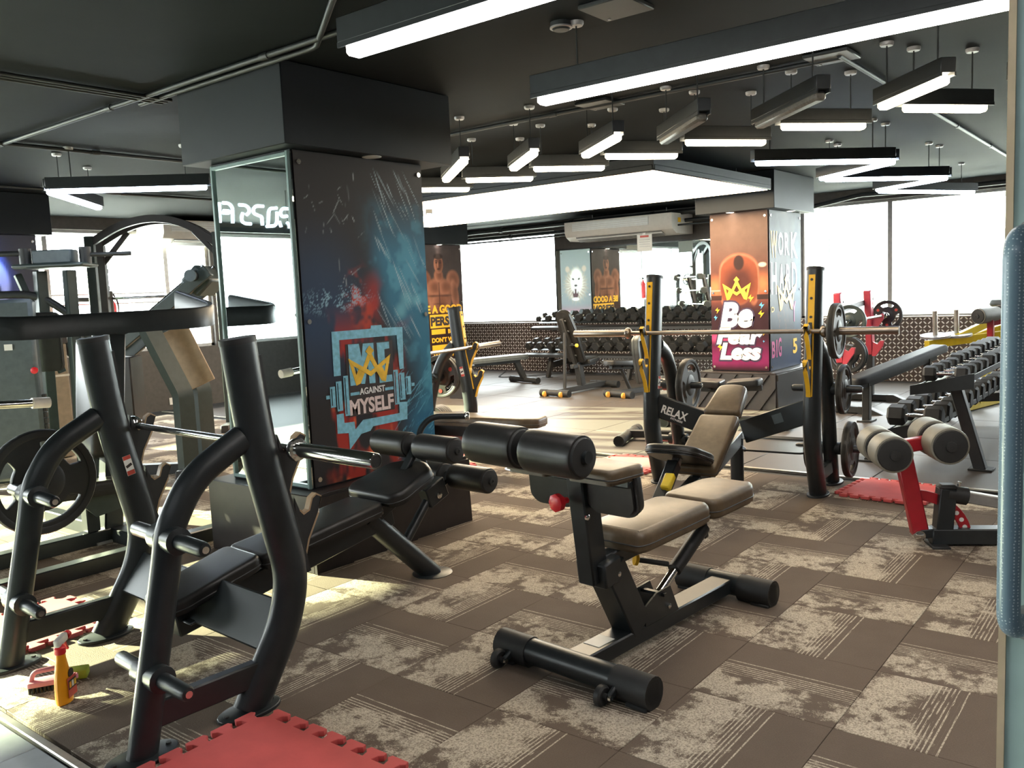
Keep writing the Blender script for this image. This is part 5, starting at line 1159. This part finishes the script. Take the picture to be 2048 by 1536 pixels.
mk('lever_foot', M().tube([H(-.38, .36, -.3), H(-.62, .3, -.45)], .025), clearp, t); mk('shroud', M().box(H(-.3, .75, -.1), (.2, .26, .6), MX.Rotation(R(-51), 3, 'Z'), .01), based, t)
mk('base_beam', M().bar(H(-.9, .05), H(.4, .05), .1, .09), black2, t); mk('base_beam', M().bar(H(.22, .05, -.4), H(.22, .05, .4), .1, .09), black2, t)
for s in (-.22, .22): mk('foot_plate', M().box(H(.22, .01, s), (.2, .16, .018), MX.Rotation(R(-51), 3, 'Z'), .003), black2, t)
# things between the machines
for i, (p, s, m_, lab) in enumerate((((3.25, 9.0, .62), (.5, .45, 1.2), storage, 'tan storage locker under a purple lid at the left windows'), ((3.75, 8.95, .58), (.42, .45, 1.12), storage, 'brown storage locker beside the purple lidded one'))):
    t = thing('storage_locker', lab, 'locker', (p[0], p[1], 0)); mk('body', M().box((0, 0, p[2]), (s[0], s[1], s[2]), None, .01), m_, t); mk('lid', M().box((0, 0, p[2]+s[2]/2+.04), (s[0]+.03, s[1]+.03, .08), None, .012), purple if i == 0 else based, t); mk('strap_line', M().box((0, -s[1]/2-.003, p[2]+.25), (s[0], .006, .02)), trim_m, t)
t = thing('fire_extinguisher', 'red fire extinguisher on the sill side of the left windows', 'extinguisher', (5.65, 11.1, 0)); mk('cylinder', M().lathe((0, 0, 1.15), (0, 0, 1), [(0, 0), (.07, .01), (.07, .36), (.03, .44), (.02, .48), (0, .48)], 18), redp, t); mk('valve', M().box((0, 0, 1.66), (.08, .03, .05), None, .006), black2, t); mk('hose', M().tube([(.04, 0, 1.66), (.1, 0, 1.55), (.1, 0, 1.3)], .012, fil=.05), rubber, t); mk('stand', M().box((0, 0, .57), (.12, .12, 1.14), None, .006), alu, t)
# fixed barbell rack seen in the wall mirror
t = thing('fixed_barbell_rack', 'barbell rack seen reflected in the long wall mirror', 'rack', (7.4, 8.7, 0), world=True)
C_, D_ = V((7.05, 9.05, 0)), V((7.75, 8.35, 0))
for P_ in (C_, D_):
    mk('rack_post', M().bar(P_+V((-.2, -.2, .03)), P_+V((.05, .05, 1.65)), .07, .1, (1, 0, 0)), based, t); mk('rack_foot', M().bar(P_+V((-.4, -.4, .04)), P_+V((.3, .3, .04)), .08, .08), black2, t)
    for k in range(5): mk('bar_rest', M().bar(P_+V((-.16+.045*k, -.16+.045*k, .35+.3*k)), P_+V((-.02+.045*k, -.02+.045*k, .38+.3*k)), .05, .03), trim_m, t)
mk('rack_beam', M().bar(C_+V((-.1, -.1, .8)), D_+V((-.1, -.1, .8)), .05, .08), black2, t)
dq = (D_-C_).normalized()
for k in range(5):
    p, q = C_-dq*.28+V((-.0+.045*k, -.0+.045*k, .42+.3*k)), D_+dq*.28+V((-.0+.045*k, -.0+.045*k, .42+.3*k))
    b_ = thing('fixed_barbell', f'{ORD[k]} fixed barbell up the rack reflected in the wall mirror', 'barbell', (p+q)/2, group='fixed barbells', world=True); mk('shaft', M().cyl(p, q, .014, 10), chrome, b_)
    for a, s in ((p, 1), (q, -1)): mk('head', M().cyl(a, a-dq*s*.12, .085-.004*k, 18, .01), rubber, b_)
# ------------------------------------------------------------------ 10. foam puzzle mats
def puzzle(label, loc, ang, side, n=7, mt=foam, th=.02):
    tab = [(-.22, 0), (-.27, .28), (-.42, .42), (-.36, .62), (.36, .62), (.42, .42), (.27, .28), (.22, 0)]; p = side/n; pts = []
    for k in range(4):
        c, s = cos(k*pi/2), sin(k*pi/2)
        for i in range(n):
            cx = -side/2+p*(i+.5)
            for a, b in tab:
                x, y = cx+a*p, -side/2-b*p*.9
                pts.append((x*c-y*s, x*s+y*c))
    m = prism([pts], th, at(0, 0, th/2), .003)
    o = mk('puzzle_mat', m, mt, smooth=30); o.location = loc; o.rotation_euler = (0, 0, R(ang)); tag(o, label, 'mat'); return o
puzzle('big red foam puzzle mat in the near foreground', (1.36, 2.17, .009), 1, .66, 7)
puzzle('red foam puzzle mat beside the incline bench and the red bench', (5.99, 1.56, .014), -4, .5, 7)
puzzle('dusty red puzzle mat under the far frame of the decline bench', (1.62, 4.16, .009), 3, .5, 6, foam2)
puzzle('glaring pink red puzzle mat left of the incline bench', (6.0, 3.58, .014), -2, .52, 7)
puzzle('red puzzle mat under the flat bench by the column', (5.55, 5.35, .009), 3, .5, 7)
puzzle('second red puzzle mat left of the flat bench seat', (5.1, 4.85, .034), 3, .4, 6)
puzzle('red puzzle mat by the rack reflected near the column', (5.6, 8.0, .009), 8, .5, 7)
# ------------------------------------------------------------------ 11. cleaning things on the carpet
t = thing('spray_bottle', 'orange spray bottle with red trigger standing on the carpet', 'bottle', (1.345, 3.25, .009), 38)
def oval(prof): 
    m = M(); n = 22; vs = []; fs = []
    for x, y, z in prof: vs += [(x*cos(2*pi*i/n)*(1-.08*abs(sin(4*pi*i/n))), y*sin(2*pi*i/n), z) for i in range(n)]
    for k in range(len(prof)-1): fs += [[k*n+i, k*n+(i+1) % n, (k+1)*n+(i+1) % n, (k+1)*n+i] for i in range(n)]
    fs += [list(range(n))[::-1], list(range((len(prof)-1)*n, len(prof)*n))]; return m.add(vs, fs)
mk('body', oval([(.034, .02, 0), (.042, .027, .006), (.043, .028, .03), (.042, .028, .07), (.038, .026, .105), (.027, .022, .14), (.02, .018, .17), (.018, .017, .19), (.016, .016, .196)]), orange, t)
mk('collar', M().lathe((0, 0, .188), (0, 0, 1), [(.018, 0), (.02, .004), (.02, .024), (.014, .03), (0, .03)], 18), redp, t)
hd = mk('trigger_head', M().box((.012, 0, .236), (.07, .024, .032), MX.Rotation(R(-8), 3, 'Y'), .008, 2), clearp, t); mk('nozzle', M().lathe((.046, 0, .238), (1, 0, .1), [(.014, 0), (.016, .006), (.014, .02), (.008, .022), (0, .022)], 12), redp, t)
mk('trigger', M().sweep([(.03, 0, .226), (.038, 0, .205), (.05, 0, .188)], [(-.006, -.004), (.006, -.004), (.006, .004), (-.006, .004)], fil=.01), redp, t); mk('neck', M().cyl((.0, 0, .212), (0, 0, .226), .012, 14), redp, t)
mk('label', M().box((.008, -.0285, .062), (.058, .002, .075), None, .0005), stick_r, t); mk('label_panel', M().box((.008, -.03, .072), (.052, .0015, .034)), dkprint, t); mk('label_badge', M().cyl((.008, -.0285, .112), (.008, -.0265, .112), .017, 16), dkprint, t)
for k in range(3): mk('label_picture', M().box((-.009+.017*k, -.0312, .072), (.012, .001, .022)), (orange, stick_w, crown_m)[k], t)
t = thing('scrub_brush', 'pink hand brush with dark bristles behind the orange spray bottle', 'brush', (1.375, 3.42, .009), -30)
mk('base', M().pad(roundpoly([(-.085, -.03), (.06, -.032), (.1, 0), (.06, .032), (-.085, .03)], .02), .018, .004, at(0, 0, .042)), pink, t); mk('handle', M().tube([(-.07, 0, .04), (-.06, 0, .075), (.05, 0, .08), (.07, 0, .04)], .011, .009, fil=.03), pink, t)
mk('bristles', sum_m([M().cyl((-.075+.013*i, -.024+.012*j, 0), (-.075+.0127*i, -.023+.0115*j, .027), .0045, 5) for i in range(12) for j in range(5)]), rubber, t, kind='stuff')
o = mk('sponge', M().box((0, 0, .019), (.1, .065, .036), None, .006, 2), green); o.location = (1.47, 3.44, .009); o.rotation_euler = (0, 0, R(-35)); tag(o, 'green yellow sponge beside the pink brush', 'sponge')
# cable by the flat bench
t = mk('power_cable', M().tube([(12.4, 8.0, .02), (12.1, 8.6, .03), (11.7, 8.9, .02), (11.3, 9.3, .02), (12.3, 9.9, .02)], .008, n=8, fil=.3), rubber); tag(t, 'thin dark cable trailing on the floor behind the flat bench', 'cable')
